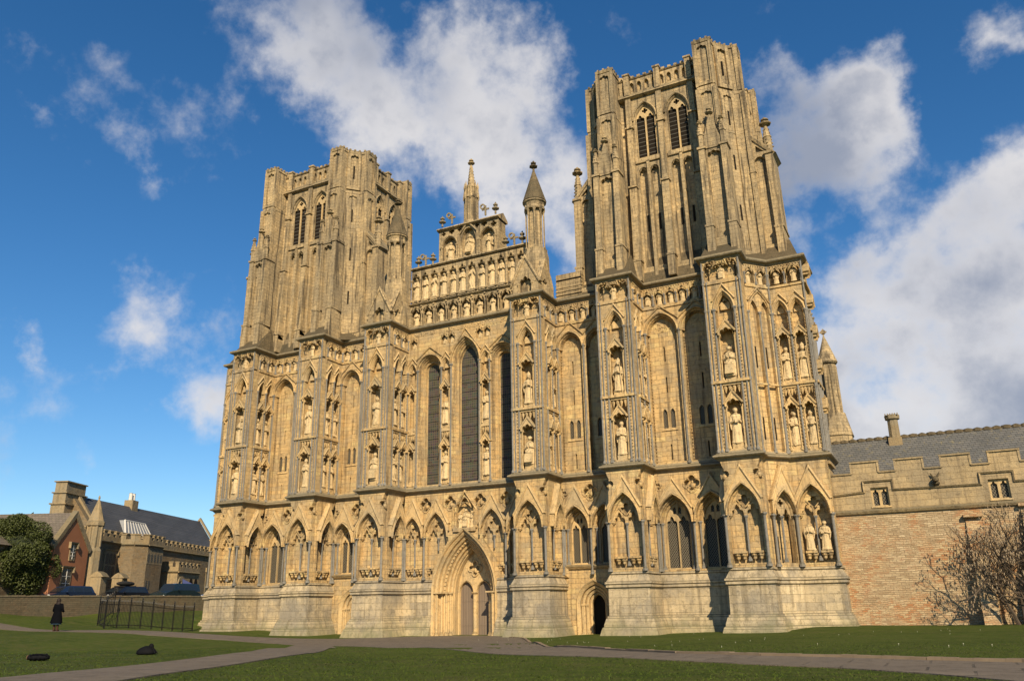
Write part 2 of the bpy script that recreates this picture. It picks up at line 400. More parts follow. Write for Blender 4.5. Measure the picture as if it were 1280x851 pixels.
def thing(name, label, cat, loc=(0, 0, 0), group=None):
    o = bpy.data.objects.new(name, None); COL.objects.link(o); o.location = loc
    o.empty_display_size = .5
    o['label'] = label; o['category'] = cat
    if group: o['group'] = group
    return o
def tag(o, label, cat, group=None):
    o['label'] = label; o['category'] = cat
    if group: o['group'] = group
    return o
def struct(o, kind='structure', label=None, cat=None):
    o['kind'] = kind
    if label: o['label'] = label
    if cat: o['category'] = cat
    return o

# ------------------------------------------------------------------ outlines
def arch(uc, hw, zs, za, N=7):
    h = za-zs; R = (hw*hw+h*h)/(2*hw); cx = uc-hw+R
    a1 = atan2(h, uc-cx) if R > 0 else 0
    pts = []
    for i in range(N+1):
        a = pi+(a1-pi)*i/N; pts.append((cx+R*cos(a), zs+R*sin(a)))
    return pts+[(2*uc-x, z) for x, z in reversed(pts[:-1])]
def arch_hole(uc, hw, z0, zs, za, N=7): return [(uc-hw, z0)]+arch(uc, hw, zs, za, N)+[(uc+hw, z0)]
def arch_path(uc, hw, z0, zs, za, N=9): return [(uc-hw, z0)]+arch(uc, hw, zs, za, N)+[(uc+hw, z0)]
def trefoil(uc, hw, zs, za):
    h = za-zs; L = []
    # side lobe
    cx, cz, r = uc-hw*.52, zs+h*.28, hw*.48
    for i in range(5):
        a = radians(200-i*33); L.append((cx+r*cos(a), cz+r*sin(a)*1.1))
    L[0] = (uc-hw, zs)
    # upper lobe
    for t in (0, .35, .7): 
        L.append((uc-hw*.46*(1-t)**.5, zs+h*(.55+.45*t)))
    L.append((uc, za))
    return L+[(2*uc-x, z) for x, z in reversed(L[:-1])]
def tref_hole(uc, hw, z0, zs, za): return [(uc-hw, z0)]+trefoil(uc, hw, zs, za)+[(uc+hw, z0)]
def quatre(uc, zc, r, N=6):
    pts = []
    for k in range(4):
        ca = pi/2*k; cx, cz = uc+cos(ca)*r*.57, zc+sin(ca)*r*.57
        for i in range(N):
            a = ca-radians(113)+radians(226)*i/(N-1); pts.append((cx+cos(a)*r*.43, cz+sin(a)*r*.43))
    return pts
def half_quatre(u, zc, r, side):
    q = quatre(u, zc, r, 7)
    if side > 0: pts = [p for p in q if p[0] > u+.01]
    else: pts = [p for p in q if p[0] < u-.01]
    return sorted(pts, key=lambda p: atan2(p[1]-zc, abs(p[0]-u)))

CAPP = [(.07, -.22), (.085, -.2), (.08, -.17), (.10, -.1), (.16, -.03), (.17, .02), (.15, .05)]
def shaft(mb, fr, u, n, z0, z1, r=.075, cap=True, base=True, seg=7):
    x, y, _ = fr.p(u, 0, n)
    k = r/.075
    pr = []
    if base: pr += [(r*2.1, z0), (r*2.1, z0+.1), (r*1.5, z0+.15), (r*1.7, z0+.19), (r, z0+.24)]
    else: pr += [(r, z0)]
    if cap: pr += [(r, z1-.25)]+[(a*k, z1+b) for a, b in CAPP]
    else: pr += [(r, z1)]
    mb.lathe(x, y, pr, seg)
def dogtooth(mb, fr, u, n, z0, z1, step=.2, s=.05):
    z = z0
    while z < z1:
        c = fr.p(u, z, n)
        a, b, d, e = fr.p(u-s, z, n), fr.p(u+s, z, n), fr.p(u, z+s*1.3, n), fr.p(u, z-s*1.3, n)
        t = fr.p(u, z, n+s*1.4)
        mb.add([a, e, b, d, t], [(0, 1, 4), (1, 2, 4), (2, 3, 4), (3, 0, 4)])
        z += step
HOOD = [(0, 0), (0, .07), (.045, .11), (.09, .07), (.11, 0)]
HOODB = [(0, -.02), (0, .10), (.05, .17), (.11, .13), (.16, 0)]
ROLL3 = [(-.20, -.24), (-.16, -.16), (-.12, -.2), (-.08, -.1), (-.03, -.12), (0, 0)]
def finial(mb, x, y, z, h, r=None, seg=6):
    r = r or h*.3
    mb.lathe(x, y, [(r*.28, z), (r*.22, z+h*.25), (r*.5, z+h*.30), (r*.9, z+h*.38), (r*.95, z+h*.46), (r*.35, z+h*.52), (r*.3, z+h*.62), (r*.62, z+h*.7), (r*.6, z+h*.78), (r*.2, z+h*.84), (r*.22, z+h*.92), (0.01, z+h)], seg)
def crosslet(mb, fr, u, z, n, h):
    mb.box(fr, u-h*.07, u+h*.07, z, z+h*.5, n-h*.06, n+h*.06)
    R = h*.21; zc = z+h*.62
    N = 12; path = [(u+cos(2*pi*i/N)*R, zc+sin(2*pi*i/N)*R) for i in range(N)]
    mb.sweep(fr, path, [(-h*.06, -h*.06), (-h*.06, h*.06), (h*.06, h*.06), (h*.06, -h*.06), (-h*.06, -h*.06)], closed=True)
    mb.box(fr, u-h*.36, u+h*.36, zc-h*.075, zc+h*.075, n-h*.055, n+h*.055)
    mb.box(fr, u-h*.075, u+h*.075, zc-h*.3, zc+h*.36, n-h*.046, n+h*.046)

def gable_panel(mb, fr, uc, gw, hw, zs, za, n1=.26, zb=6.3, tip=8.72, n0=.0):
    """solid gable standing proud of the wall with the arch cut out of it"""
    mb.plate(fr, [(uc-gw, zb), (uc-gw, 7.02), (uc, tip), (uc+gw, 7.02), (uc+gw, zb)]+[p for p in reversed(arch(uc, hw+.03, zs, za+.04)) if p[1] >= zb-.001], [], n0+.001, n1)
def carved(mb, fr, uc, zc, r, n, k=7):
    """small weathered half figure inside a quatrefoil"""
    mb.ball(fr.p(uc, zc+r*.38, n), r*.2, 7, 5)
    mb.ball(fr.p(uc, zc-r*.12, n), r*.36, 8, 6, (1, 1, 1.25))
    for i in range(k): mb.ball(fr.p(uc+random.uniform(-.5, .5)*r, zc-random.uniform(-.1, .6)*r, n), r*.14, 5, 4)
# ------------------------------------------------------------------ ground
CP = [(28, -48, .72), (18.7, -41.7, .93), (22.9, -38, .80), (28.4, -36.8, .80), (12.3, -37, .86), (12.6, -34.9, .84), (28.6, -33.8, .78), (40, -38, .85), (-13, -19, .80), (-18, -15, .80),
      (0, -25, .30), (14, -20, .34), (16, -29, .62), (4, -12, .08), (12, -10, .12), (-19, -3, .38), (-12, -3, .12), (-6.9, -3, -.02), (0, -3.4, -.02), (6, -3, .02), (11, -3, .12), (18, -3, .24), (23, 0, .5), (33, 0, .52), (30, -14, .55),
      (-24, -8, .95), (-29, -9.5, 1.45), (-28, -2, 1.3), (-26.5, 3, 1.5), (-32, -11, 1.95), (-31.5, 0, 1.9), (-31, 6, 1.9), (-30, -20, 1.6), (-14, -30, .85), (-40, -30, 2.0), (-22, -3, .42), (0, 6, 0), (14, 6, .2), (-14, 6, .4)]
WX = lambda y: -33.1+(y+9.6)*.1375       # line of the boundary wall
def hgt(x, y):
    sw = sz = 0
    for a, b, c in CP:
        w = 1/((x-a)**2+(y-b)**2+3.0)**1.6; sw += w; sz += w*c
    z = sz/sw
    t = (WX(max(-60, min(60, y)))-x-.1)/.8; t = max(0, min(1, t)); t = t*t*(3-2*t)
    d = max(0, y-8); far = min(1, d/20)
    z = z*(1-t)+2.40*t
    return z
def grid(name, x0, x1, y0, y1, step, mat, zoff=0, skip=None):
    mb = MB(); nx = max(1, int((x1-x0)/step)); ny = max(1, int((y1-y0)/step))
    for j in range(ny+1):
        for i in range(nx+1):
            x = x0+(x1-x0)*i/nx; y = y0+(y1-y0)*j/ny; mb.v.append((x, y, hgt(x, y)+zoff))
    for j in range(ny):
        for i in range(nx):
            a = j*(nx+1)+i; mb.f.append((a, a+1, a+nx+2, a+nx+1))
    return mb.build(name, mat, smooth=True)
def ring_ground():
    mb = MB(); xs = [-60+i*.5 for i in range(191)]; ys = [-50+i*.5 for i in range(121)]
    xs = [-3000, -900, -300, -120]+xs+[50, 80, 150, 400, 1200, 3000]; ys = [-3000, -800, -200, -80]+ys+[15, 30, 50, 80, 160, 400, 1200, 3000]
    for y in ys:
        for x in xs: mb.v.append((x, y, hgt(x, y)))
    nx = len(xs)
    for j in range(len(ys)-1):
        for i in range(nx-1):
            a = j*nx+i; mb.f.append((a, a+1, a+nx+1, a+nx))
    return mb.build('grass_ground', 'grass', smooth=True)
struct(ring_ground())
def drape(name, left, right, mat, zoff=.03, cross=4, step=.6):
    mb = MB()
    def resamp(p, n):
        L = [0]
        for a, b in zip(p, p[1:]): L.append(L[-1]+hypot(b[0]-a[0], b[1]-a[1]))
        out = []
        for i in range(n+1):
            t = L[-1]*i/n; k = 0
            while k < len(L)-2 and L[k+1] < t: k += 1
            f = (t-L[k])/max(1e-6, L[k+1]-L[k]); out.append((p[k][0]+(p[k+1][0]-p[k][0])*f, p[k][1]+(p[k+1][1]-p[k][1])*f))
        return out
    tot = sum(hypot(b[0]-a[0], b[1]-a[1]) for a, b in zip(left, left[1:]))
    n = int(tot/step)+1; A = resamp(left, n); B = resamp(right, n)
    for i in range(n+1):
        for j in range(cross+1):
            f = j/cross; x = A[i][0]*(1-f)+B[i][0]*f; y = A[i][1]*(1-f)+B[i][1]*f; mb.v.append((x, y, hgt(x, y)+zoff))
    for i in range(n):
        for j in range(cross):
            a = i*(cross+1)+j; mb.f.append((a, a+1, a+cross+2, a+cross+1))
    return mb.build(name, mat, smooth=True), A, B
PA = [(-31.0, -13.88), (-25.5, -14.04), (-21.85, -14.12), (-19.94, -13.82), (-15.42, -13.0), (-11.5, -11.5), (-9.2, -8.5), (-7.4, -5.5), (-4.6, -2.6), (-1.31, -.5), (2.48, -.5), (4.4, -2.6), (6.2, -4.2), (11.8, -14.5), (17.6, -24.6), (23.0, -31.0), (24.8, -32.0), (26.16, -32.35), (27.46, -32.86), (28.71, -33.17), (29.75, -33.86), (33, -34.6)]
PBL = [(-27.42, -17.01), (-23.09, -16.23), (-20.43, -15.56), (-16.92, -16.1), (-11.42, -17.6), (-7.65, -17.9), (-3.71, -16.63), (-.13, -16.93), (3.2, -18.4), (6.87, -20.45), (9.5, -22.2), (12.5, -24.8), (15.4, -27.4), (18.0, -29.6), (20.89, -31.96), (23.66, -33.69), (25.26, -34.52), (26.44, -34.94), (27.53, -35.75), (28.49, -36.76), (29.21, -37.72), (33, -40)]
QA = [(1.0, -16.79), (3.9, -20.54), (9.4, -27.6), (13.8, -33.0), (15.0, -35.6), (16.2, -38.6), (17.2, -40.75), (18.0, -43), (19, -46)]
QB = [(5.2, -19.6), (9.0, -24.0), (13.0, -29.5), (15.4, -33.2), (17.0, -36.4), (18.35, -38.99), (19.4, -41.0), (20.2, -43), (21.2, -46)]
def drape2(name, A, B, mat, zoff, cross=8, sub=6):
    mb = MB(); rows = []
    for i in range(len(A)-1):
        for k in range(sub):
            t = k/sub; rows.append(((A[i][0]*(1-t)+A[i+1][0]*t, A[i][1]*(1-t)+A[i+1][1]*t), (B[i][0]*(1-t)+B[i+1][0]*t, B[i][1]*(1-t)+B[i+1][1]*t)))
    rows.append((A[-1], B[-1]))
    for a, b in rows:
        for j in range(cross+1):
            f = j/cross; x = a[0]*(1-f)+b[0]*f; y = a[1]*(1-f)+b[1]*f; mb.v.append((x, y, hgt(x, y)+zoff))
    for i in range(len(rows)-1):
        for j in range(cross): q = i*(cross+1)+j; mb.f.append((q, q+1, q+cross+2, q+cross+1))
    nb = len(mb.v)
    for i in range(len(rows)):
        for k in (0, cross): x, y, z = mb.v[i*(cross+1)+k]; mb.v.append((x, y, z-.12))
    for i in range(len(rows)-1):
        a, b = i*(cross+1), (i+1)*(cross+1); mb.f += [(a, b, nb+2*i+2, nb+2*i), (a+cross, nb+2*i+1, nb+2*i+3, b+cross)]
    return mb.build(name, mat), rows
po, rows = drape2('path', PA, PBL, 'path', .014); struct(po)
po, _ = drape2('path', QA, QB, 'path', .018); struct(po)
kb = MB()
for i in range(66, len(rows)-1):
    (x0, y0), (x1, y1) = rows[i][0], rows[i+1][0]; L = hypot(x1-x0, y1-y0); n = max(1, int(L/1.1))
    for k in range(n):
        t0, t1 = k/n, (k+.985)/n; a = (x0+(x1-x0)*t0, y0+(y1-y0)*t0); b = (x0+(x1-x0)*t1, y0+(y1-y0)*t1)
        dx, dy = (b[0]-a[0]), (b[1]-a[1]); l = hypot(dx, dy); nx, ny = -dy/l*.07, dx/l*.07; h = .055+random.uniform(-.008, .008)
        za = hgt(*a); zb = hgt(*b)
        kb.hexa([(a[0]-nx, a[1]-ny, za-.1), (b[0]-nx, b[1]-ny, zb-.1), (b[0]+nx, b[1]+ny, zb-.1), (a[0]+nx, a[1]+ny, za-.1), (a[0]-nx, a[1]-ny, za+h), (b[0]-nx, b[1]-ny, zb+h), (b[0]+nx, b[1]+ny, zb+h), (a[0]+nx, a[1]+ny, za+h)])
struct(kb.build('kerb', 'kerb'))
rd = MB()
for j in range(40):
    for i in range(9):
        y = -70+j*4.5; x = WX(y)-1.6-i*1.6
        rd.v.append((x, y, hgt(x, y)+.03))
for j in range(39):
    for i in range(8): q = j*9+i; rd.f.append((q, q+1, q+10, q+9))
struct(rd.build('road', 'asphalt'))

# ------------------------------------------------------------------ plan of the front
BX = [-18.7, -11.98, -5.92, 5.92, 11.98, 18.7]; HB = 1.09; PB = 2.34
TH = .54
ZL, ZC = 9.39, 21.2
cath = thing('cathedral', 'huge golden stone cathedral with two square towers and a west front full of carved niches', 'cathedral', (0, 0, 0))
ORD = ['first', 'second', 'third', 'fourth', 'fifth', 'sixth']

# statues -------------------------------------------------------------------------------------------
def robed(v):
    seed_ = v; v = v % 6
    """figure about 1 unit... real height 2.05 m, front towards -Y, feet at z 0"""
    mb = MB(); rnd = random.Random(seed_); ph = rnd.random()*6
    def fold(a, z): return 1+.07*sin(7*a+ph+z*1.5)+.035*sin(13*a+z*3+ph)
    if v == 5:   # seated
        mb.lathe(0, 0, [(.02, 0), (.36, .0), (.36, .12), (.33, .5), (.36, .85), (.30, .95), (.24, 1.2), (.27, 1.42), (.2, 1.52), (.09, 1.56), (.085, 1.62)], 22, 1, .8, mod=fold)
        mb.hexa([(-.24, -.42, .12), (.24, -.42, .12), (.28, 0, .1), (-.28, 0, .1), (-.22, -.44, .68), (.22, -.44, .68), (.28, 0, .86), (-.28, 0, .86)])
        hz = 1.76; sh = 1.42
        mb.hexa([(-.4, .1, 0), (.4, .1, 0), (.4, .3, 0), (-.4, .3, 0), (-.4, .1, 1.3), (.4, .1, 1.3), (.4, .3, 1.3), (-.4, .3, 1.3)])
    else:
        w = 1+.08*rnd.random()
        mb.lathe(0, 0, [(.02, 0), (.30*w, 0), (.34*w, .05), (.30*w, .2), (.27*w, .6), (.25, 1.0), (.24, 1.15), (.27, 1.35), (.30, 1.56), (.25, 1.66), (.12, 1.72), (.085, 1.76), (.085, 1.8)], 24, 1, .68, mod=fold)
        hz = 1.92; sh = 1.55
    if v != 4:
        mb.ball((0, -.02, hz), .135, 9, 7, (.88, 1, 1.12))
        mb.ball((0, -.15, hz-.01), .025, 5, 4)                         # nose
        mb.ball((0, .03, hz+.02), .155, 9, 6, (1, .95, 1.05))         # hair or hood
    if v == 0: mb.lathe(0, 0, [(.12, hz+.08), (.15, hz+.14), (.11, hz+.26), (.02, hz+.38)], 8, 1, .6)      # mitre
    if v == 1: mb.lathe(0, 0, [(.13, hz+.07), (.15, hz+.10), (.17, hz+.2), (.13, hz+.17)], 8)             # crown
    # arms meet in front of the chest
    k = [0, .1, -.1, .05, 0, 0][v]
    for s in (-1, 1):
        e = (s*.34, -.04, sh-.36); hnd = (s*.08+k, -.27, sh-.25+(.12 if (v == 1 and s > 0) else 0))
        mb.tube((s*.25, 0, sh), e, .10, .085, 8); mb.ball(e, .09, 7, 5); mb.tube(e, hnd, .085, .05, 8); mb.ball(hnd, .05, 6, 5)
        mb.tube(e, (s*.30, -.06, sh-.75), .07, .03, 6)                # hanging sleeve
    if v in (2, 3): mb.hexa([(-.1+k, -.33, sh-.38), (.1+k, -.33, sh-.38), (.1+k, -.27, sh-.38), (-.1+k, -.27, sh-.38), (-.1+k, -.33, sh-.12), (.1+k, -.33, sh-.12), (.1+k, -.27, sh-.12), (-.1+k, -.27, sh-.12)])
    if v == 0: mb.tube((.26, -.22, 0.02), (.22, -.24, 1.85), .02, .02, 5); mb.ball((.22, -.24, 1.9), .06, 6, 5)
    return mb
SM = []
for v in range(12):
    mb_ = robed(v); rj = random.Random(v+50)
    if v > 5:
        p1_, p2_ = rj.random()*6, rj.random()*6; bend = rj.uniform(-.06, .06)
        mb_.v = [(x+bend*sin(z*2)+rj.gauss(0, .012)+.02*sin(9*z+p1_), y+rj.gauss(0, .012)+.02*sin(11*z+p2_), z+rj.gauss(0, .006)) for x, y, z in mb_.v]
    o = mb_.build('statue', 'statue', smooth=False); SM.append(o.data)
    bpy.data.objects.remove(o)
stat_n = 0
WHAT = ['mitred stone figure with staff', 'crowned stone figure', 'robed stone figure with book', 'robed stone figure with tablet', 'headless stone figure', 'seated stone figure']
def statue(v, x, y, z, rot, h, where, group, what=None):
    global stat_n
    o = bpy.data.objects.new('statue', SM[v+6*(stat_n % 2)]); COL.objects.link(o); stat_n += 1
    o.location = (x, y, z); k = h/2.06; o.scale = (k*random.uniform(.9, 1.08), k*random.uniform(.9, 1.1), k*random.uniform(.95, 1.02)); o.rotation_euler = (0, 0, rot+random.uniform(-.12, .12))
    tag(o, (what or WHAT[v])+' '+where, 'statue', group); return o

# lower storey faces --------------------------------------------------------------------------------
ZS = 3.45
def lower_face(part, fr, u0, u1, bays, qs, nL=False, nR=False, th=.40):
    """plate with gabled arches; bays: (uc, hw, kind)"""
    mb = part['wall']; holes = []
    out = [(u0, ZS), (u1, ZS)]
    if nR: out += half_quatre(u1, 8.42, .46, -1)
    out += [(u1, 9.2), (u0, 9.2)]
    if nL: out += list(reversed(half_quatre(u0, 8.42, .46, 1)))
    for uc, hw, kind in bays:
        holes.append(arch_hole(uc, hw, ZS+.25, 6.2, 6.2+min(1.58, hw*1.95)))
    for q in qs: holes.append(quatre(q, 8.42, .45))
    mb.plate(fr, out, holes, -th, 0)
    if nL: carved(mb, fr, u0+.14, 8.36, .38, -.24)
    if nR: carved(mb, fr, u1-.14, 8.36, .38, -.24)
    for q in qs:
        mb.sweep(fr, quatre(q, 8.42, .45), [(0, -.01), (-.03, .05), (-.09, .05), (-.11, -.01)], closed=True)
    for uc, hw, kind in bays:
        za = 6.2+min(1.58, hw*1.95)
        gw = hw+.14
        g = MB(); gable_panel(g, fr, uc, gw, hw, 6.2, za)
        g.sweep(fr, [(uc-gw, 7.0), (uc, 8.78), (uc+gw, 7.0)], [(-.05, .22), (-.05, .30), (.0, .34), (.05, .32), (.08, .2), (.08, -.01)])
        x, y, _ = fr.p(uc, 0, .1); finial(g, x, y, 8.75, .28, .11, 6)
        g.build('gablet', 'stone_arch', part['obj'])
        mb.sweep(fr, arch(uc, hw+.02, 6.2, za+.03), [(a_, b_+.25) for a_, b_ in HOOD])
        mb.sweep(fr, arch(uc, hw, 6.2, za), [(.02, 0), (0, .03), (-.05, -.02), (-.09, -.14), (-.12, -.16), (-.14, -.39), (0, -.39)])
        if kind == 'arcade':
            # tracery head: two cusped heads and an open quatrefoil
            b = 6.25
            top = arch(uc, hw-.03, b, za-.06)
            def under(c, w):  # right to left
                return [(x, z) for x, z in reversed(trefoil(c, w, b-.12, b+.55))]
            ol = top[:]
            ol += [(uc+hw-.03, b-.14)]
            ol += under(uc+hw/2, hw/2-.09)+[(uc+.06, b-.14), (uc-.06, b-.14)]+under(uc-hw/2, hw/2-.09)+[(uc-hw+.03, b-.14)]
            mb.plate(fr, ol, [quatre(uc, b+.80*hw*.95, .40*hw/.88)], -.30, -.16)
            for c in (uc-hw/2, uc+hw/2): mb.sweep(fr, [(c-hw/2+.07, b+.35), (c, b+.75*hw+.12), (c+hw/2-.07, b+.35)], [(0, -.16), (0, -.11), (.05, -.10), (.07, -.16)])
            shaft(part['trim'], fr, uc, -.2, ZS+.35, b-.12, .055, seg=6)
            # row of little corbelled pedestals
            for c in (uc-hw/2, uc+hw/2):
                w = hw/2-.1
                mb.box(fr, c-w, c+w, 4.20, 4.32, -.39, .03)
                nn = 2
                for i in range(nn):
                    cc = c-w+w*2*(i+.5)/nn
                    x, y, _ = fr.p(cc, 0, -.17); mb.lathe(x, y, [(.03, 3.86), (.09, 3.92), (.10, 4.02), (.17, 4.10), (.18, 4.21)], 7)
def lower_shaft(part, fr, u, n=.06, r=.085): shaft(part['trim'], fr, u, n+.12, ZS+.05, 6.2, r*.85, seg=8)

def window_lights(parent, fr, uc, hw, z0, zs, za, n, glass='glass_lead', lights=2, mull=.07):
    """tracery plate with lights and quatrefoil, and a glass sheet with thickness behind"""
    w = MB(); outer = arch_hole(uc, hw, z0, zs, za)
    lw = (2*hw-mull*(lights+1))/lights/2; holes = []
    zs2 = zs-.15
    for i in range(lights):
        c = uc-hw+mull+lw+(2*lw+mull)*i
        holes.append(tref_hole(c, lw, z0+.08, zs2, zs2+lw*1.9))
    hz = zs2+lw*1.9+hw*.28
    if lights == 2 and hz+hw*.3 < za-.08:
        for dx in (-.21, .21): holes.append([(uc+dx*hw-.13*hw, hz-.12*hw), (uc+dx*hw+.13*hw, hz-.12*hw), (uc+dx*hw+.12*hw, hz+.3*hw), (uc+dx*hw-.0*hw, hz+.45*hw), (uc+dx*hw-.12*hw, hz+.3*hw)])
    w.plate(fr, outer, holes, n-.08, n+.05)
    wo = w.build('window', 'stone_arch', parent)
    g = MB(); g.plate(fr, arch_hole(uc, hw-.01, z0+.01, zs, za-.02), [], n-.16, n-.10); g.build('glass', glass, wo)
    return wo

# upper storey faces ---------------------------------------------------------------------------------
def gab_canopy(mb, fr, uc, hw, z, n0, n1):
    """projecting gablet with a cusped arch, tip at z+.85, and its side shafts"""
    tip = z+.25+hw*1.15
    out = [(uc-hw, z), (uc-hw, z+.18), (uc, tip), (uc+hw, z+.18), (uc+hw, z)]+[p for p in reversed(trefoil(uc, hw-.1, z-.02, z+.12+hw*.62))]
    mb.plate(fr, out, [], n0, n1)
    mb.sweep(fr, [(uc-hw-.03, z+.12), (uc, tip), (uc+hw+.03, z+.12)], [(-.02, n1-.3), (-.02, n1+.05), (.05, n1+.08), (.08, n1+.03), (.08, n1-.3)])
    x, y, _ = fr.p(uc, 0, n1-.05); finial(mb, x, y, tip, .3, .1, 5)
def upper_niche(part, fr, uc, hw, i_lab, side, tiers=(0, 1), variants=None, stat=True, zt=17.9, nd=TH):
    mb = MB(); za = zt+hw*2.1
    # arch reveal and tracery in the head
    mb.sweep(fr, arch(uc, hw, zt, za), [(.03, 0), (0, .03), (-.04, -.03), (-.07, -.12), (-.09, -.12), (-.10, -.3), (0, -.3)])
    mb.sweep(fr, [(uc-hw-.12, zt+.55), (uc, za+.42), (uc+hw+.12, zt+.55)], HOOD)
    mb.sweep(fr, arch(uc, hw+.04, zt, za+.04), HOOD)
    mb.plate(fr, tref_hole(uc, hw*.55, zt+.1, zt+.25, za-.12), [quatre(uc, zt+.55, hw*.22)] if hw > .4 else [], -nd, -nd+.16)
    mb.build('niche_head', 'stone_arch', part['obj'])
    for t in tiers:
        mb = MB()
        zb, zg = ((9.72, 12.05), (13.55, 16.25))[t]
        # pedestal
        mb.box(fr, uc-hw+.02, uc+hw-.02, zb, zb+.06, -nd, .0)
        mb.box(fr, uc-hw*.6, uc+hw*.6, zb+.06, zb+.34, -nd, -.08)
        gab_canopy(mb, fr, uc, hw-.02, zg+.1, -nd, .14)
        for s in (-1, 1): shaft(mb, fr, uc+s*(hw-.07), -.02, zb+.05, zg+.1, .04, seg=5)
        if t == 1:
            mb.box(fr, uc-hw, uc+hw, 13.38, 13.55, -nd, .02)
            for k in range(4):
                x, y, _ = fr.p(uc-hw+2*hw*(k+.5)/4, 0, -.12); mb.lathe(x, y, [(.02, 12.95), (.07, 13.15), (.11, 13.38)], 5)
        # figure
        if stat:
            v = (variants or [2, 1])[t]
            x, y, _ = fr.p(uc, 0, -nd*.42)
            H = 2.02 if hw > .42 else 1.95
            if v is not None:
                statue(v, x, y, zb+.34, fr.rot(), H, side.replace('@', 'upper' if t else 'lower'), 'carved figures in the niches of the west front')
        mb.build('niche', 'stone_arch', part['obj'])
def upper_plate(part, fr, u0, u1, holes, z0=9.3, z1=19.62, th=TH):
    part['wall'].plate(fr, [(u0, z0), (u1, z0), (u1, z1), (u0, z1)], holes, -th, 0)
def frieze(part, fr, u0, u1, n, lab, th=.35, stat=True):
    """row of small trefoil arches with carved groups between 19.6 and 21"""
    w = (u1-u0)/n; hw = w/2-.1; holes = []; mb = part['wall']
    for i in range(n): holes.append(tref_hole(u0+w*(i+.5), hw, 19.78, 20.35, 20.78))
    mb.plate(fr, [(u0, 19.64), (u1, 19.64), (u1, 21.0), (u0, 21.0)], holes, -th, 0)
    mb.box(fr, u0, u1, 19.52, 19.66, -th+.01, .07)
    for i in range(n+1):
        u = min(max(u0+w*i, u0+.05), u1-.05); shaft(part['trim'], fr, u, .02, 19.7, 20.4, .04, seg=5)
    for i in range(n):
        c = u0+w*(i+.5)
        mb.sweep(fr, trefoil(c, hw, 20.35, 20.78), [(0, -.01), (0, .05), (.05, .07), (.08, -.01)])
        if stat:
            x, y, _ = fr.p(c, 0, -.16); v = (5, 2, 3, 4, 1)[(i*3+int(abs(fr.x)*7)) % 5]
            pos = '' if n == 1 else '%s ' % (ORD+['seventh', 'eighth'])[i]
            statue(v, x, y, 19.78, fr.rot(), .98, '%sunder cornice, %s' % (pos, lab), 'small carved figures under the cornice', what='small figure')
    # leafy band under the cornice
    k = int((u1-u0)/.16)
    for i in range(k):
        c = fr.p(u0+(i+.5)*(u1-u0)/k, 20.9, .02); mb.ball(c, .055, 5, 3)
    # and rough foliage in the spandrels
    for i in range(int((u1-u0)*14)):
        c = fr.p(random.uniform(u0+.05, u1-.05), random.uniform(20.55, 20.85), .0); mb.ball(c, random.uniform(.03, .055), 5, 3)

def corner_shafts(part, fr, us, n=.05, z0=9.6, z1=20.95, r=.055):
    for u in us:
        x, y, _ = fr.p(u, 0, n)
        mb = part['trim']
        mb.lathe(x, y, [(r*2, z0), (r*2, z0+.1), (r, z0+.2), (r, 13.5), (r*1.6, 13.55), (r*1.6, 13.68), (r, 13.72), (r, 17.8), (r*1.5, 17.85), (r*1.5, 17.95), (r, 18), (r, 19.5), (r*1.5, 19.55), (r*1.5, 19.65), (r, 19.7), (r, z1)], 7)
def bay_shaft(part, fr, u, n=.03, r=.06): shaft(part['trim'], fr, u, n, 9.62, 17.92, r, seg=7)

TRIMS = []
class Trim:
    """collects shafts one by one, so that each becomes an object of its own"""
    def __init__(s, part): s.part = part; s.v = []
    def lathe(s, x, y, prof, seg=8, **k):
        m_ = MB(); m_.lathe(x, y, prof, seg, **k)
        h = prof[-1][1]-prof[0][1]; rr = min(r_ for r_, z in prof)
        d = hypot(x-CAM.x, y-CAM.y)
        TRIMS.append((h*rr/d/d, m_, s.part))
def build_trims():
    TRIMS.sort(key=lambda t_: -t_[0])
    rest = MB()
    for k_, (a_, m_, p_) in enumerate(TRIMS):
        if k_ < 98: m_.build('shaft', 'lias', p_['obj'])
        else: rest.add(m_.v, m_.f)
    o = rest.build('slender_shafts', 'lias', cath); o['kind'] = 'stuff'
def new_part(name, mat, parent):
    e = MB(); e.box(Fr(0, 0), 0, .01, 0, .01, 0, .01); o = e.build(name, mat, parent); q_ = {'obj': o, 'wall': MB(), 'name': name, 'mat': mat}; q_['trim'] = Trim(q_); return q_
def finish(part, trim_name='shafts'):
    me = part['obj'].data; me.clear_geometry(); w = part['wall']; me.from_pydata(w.v, [], w.f); me.validate()

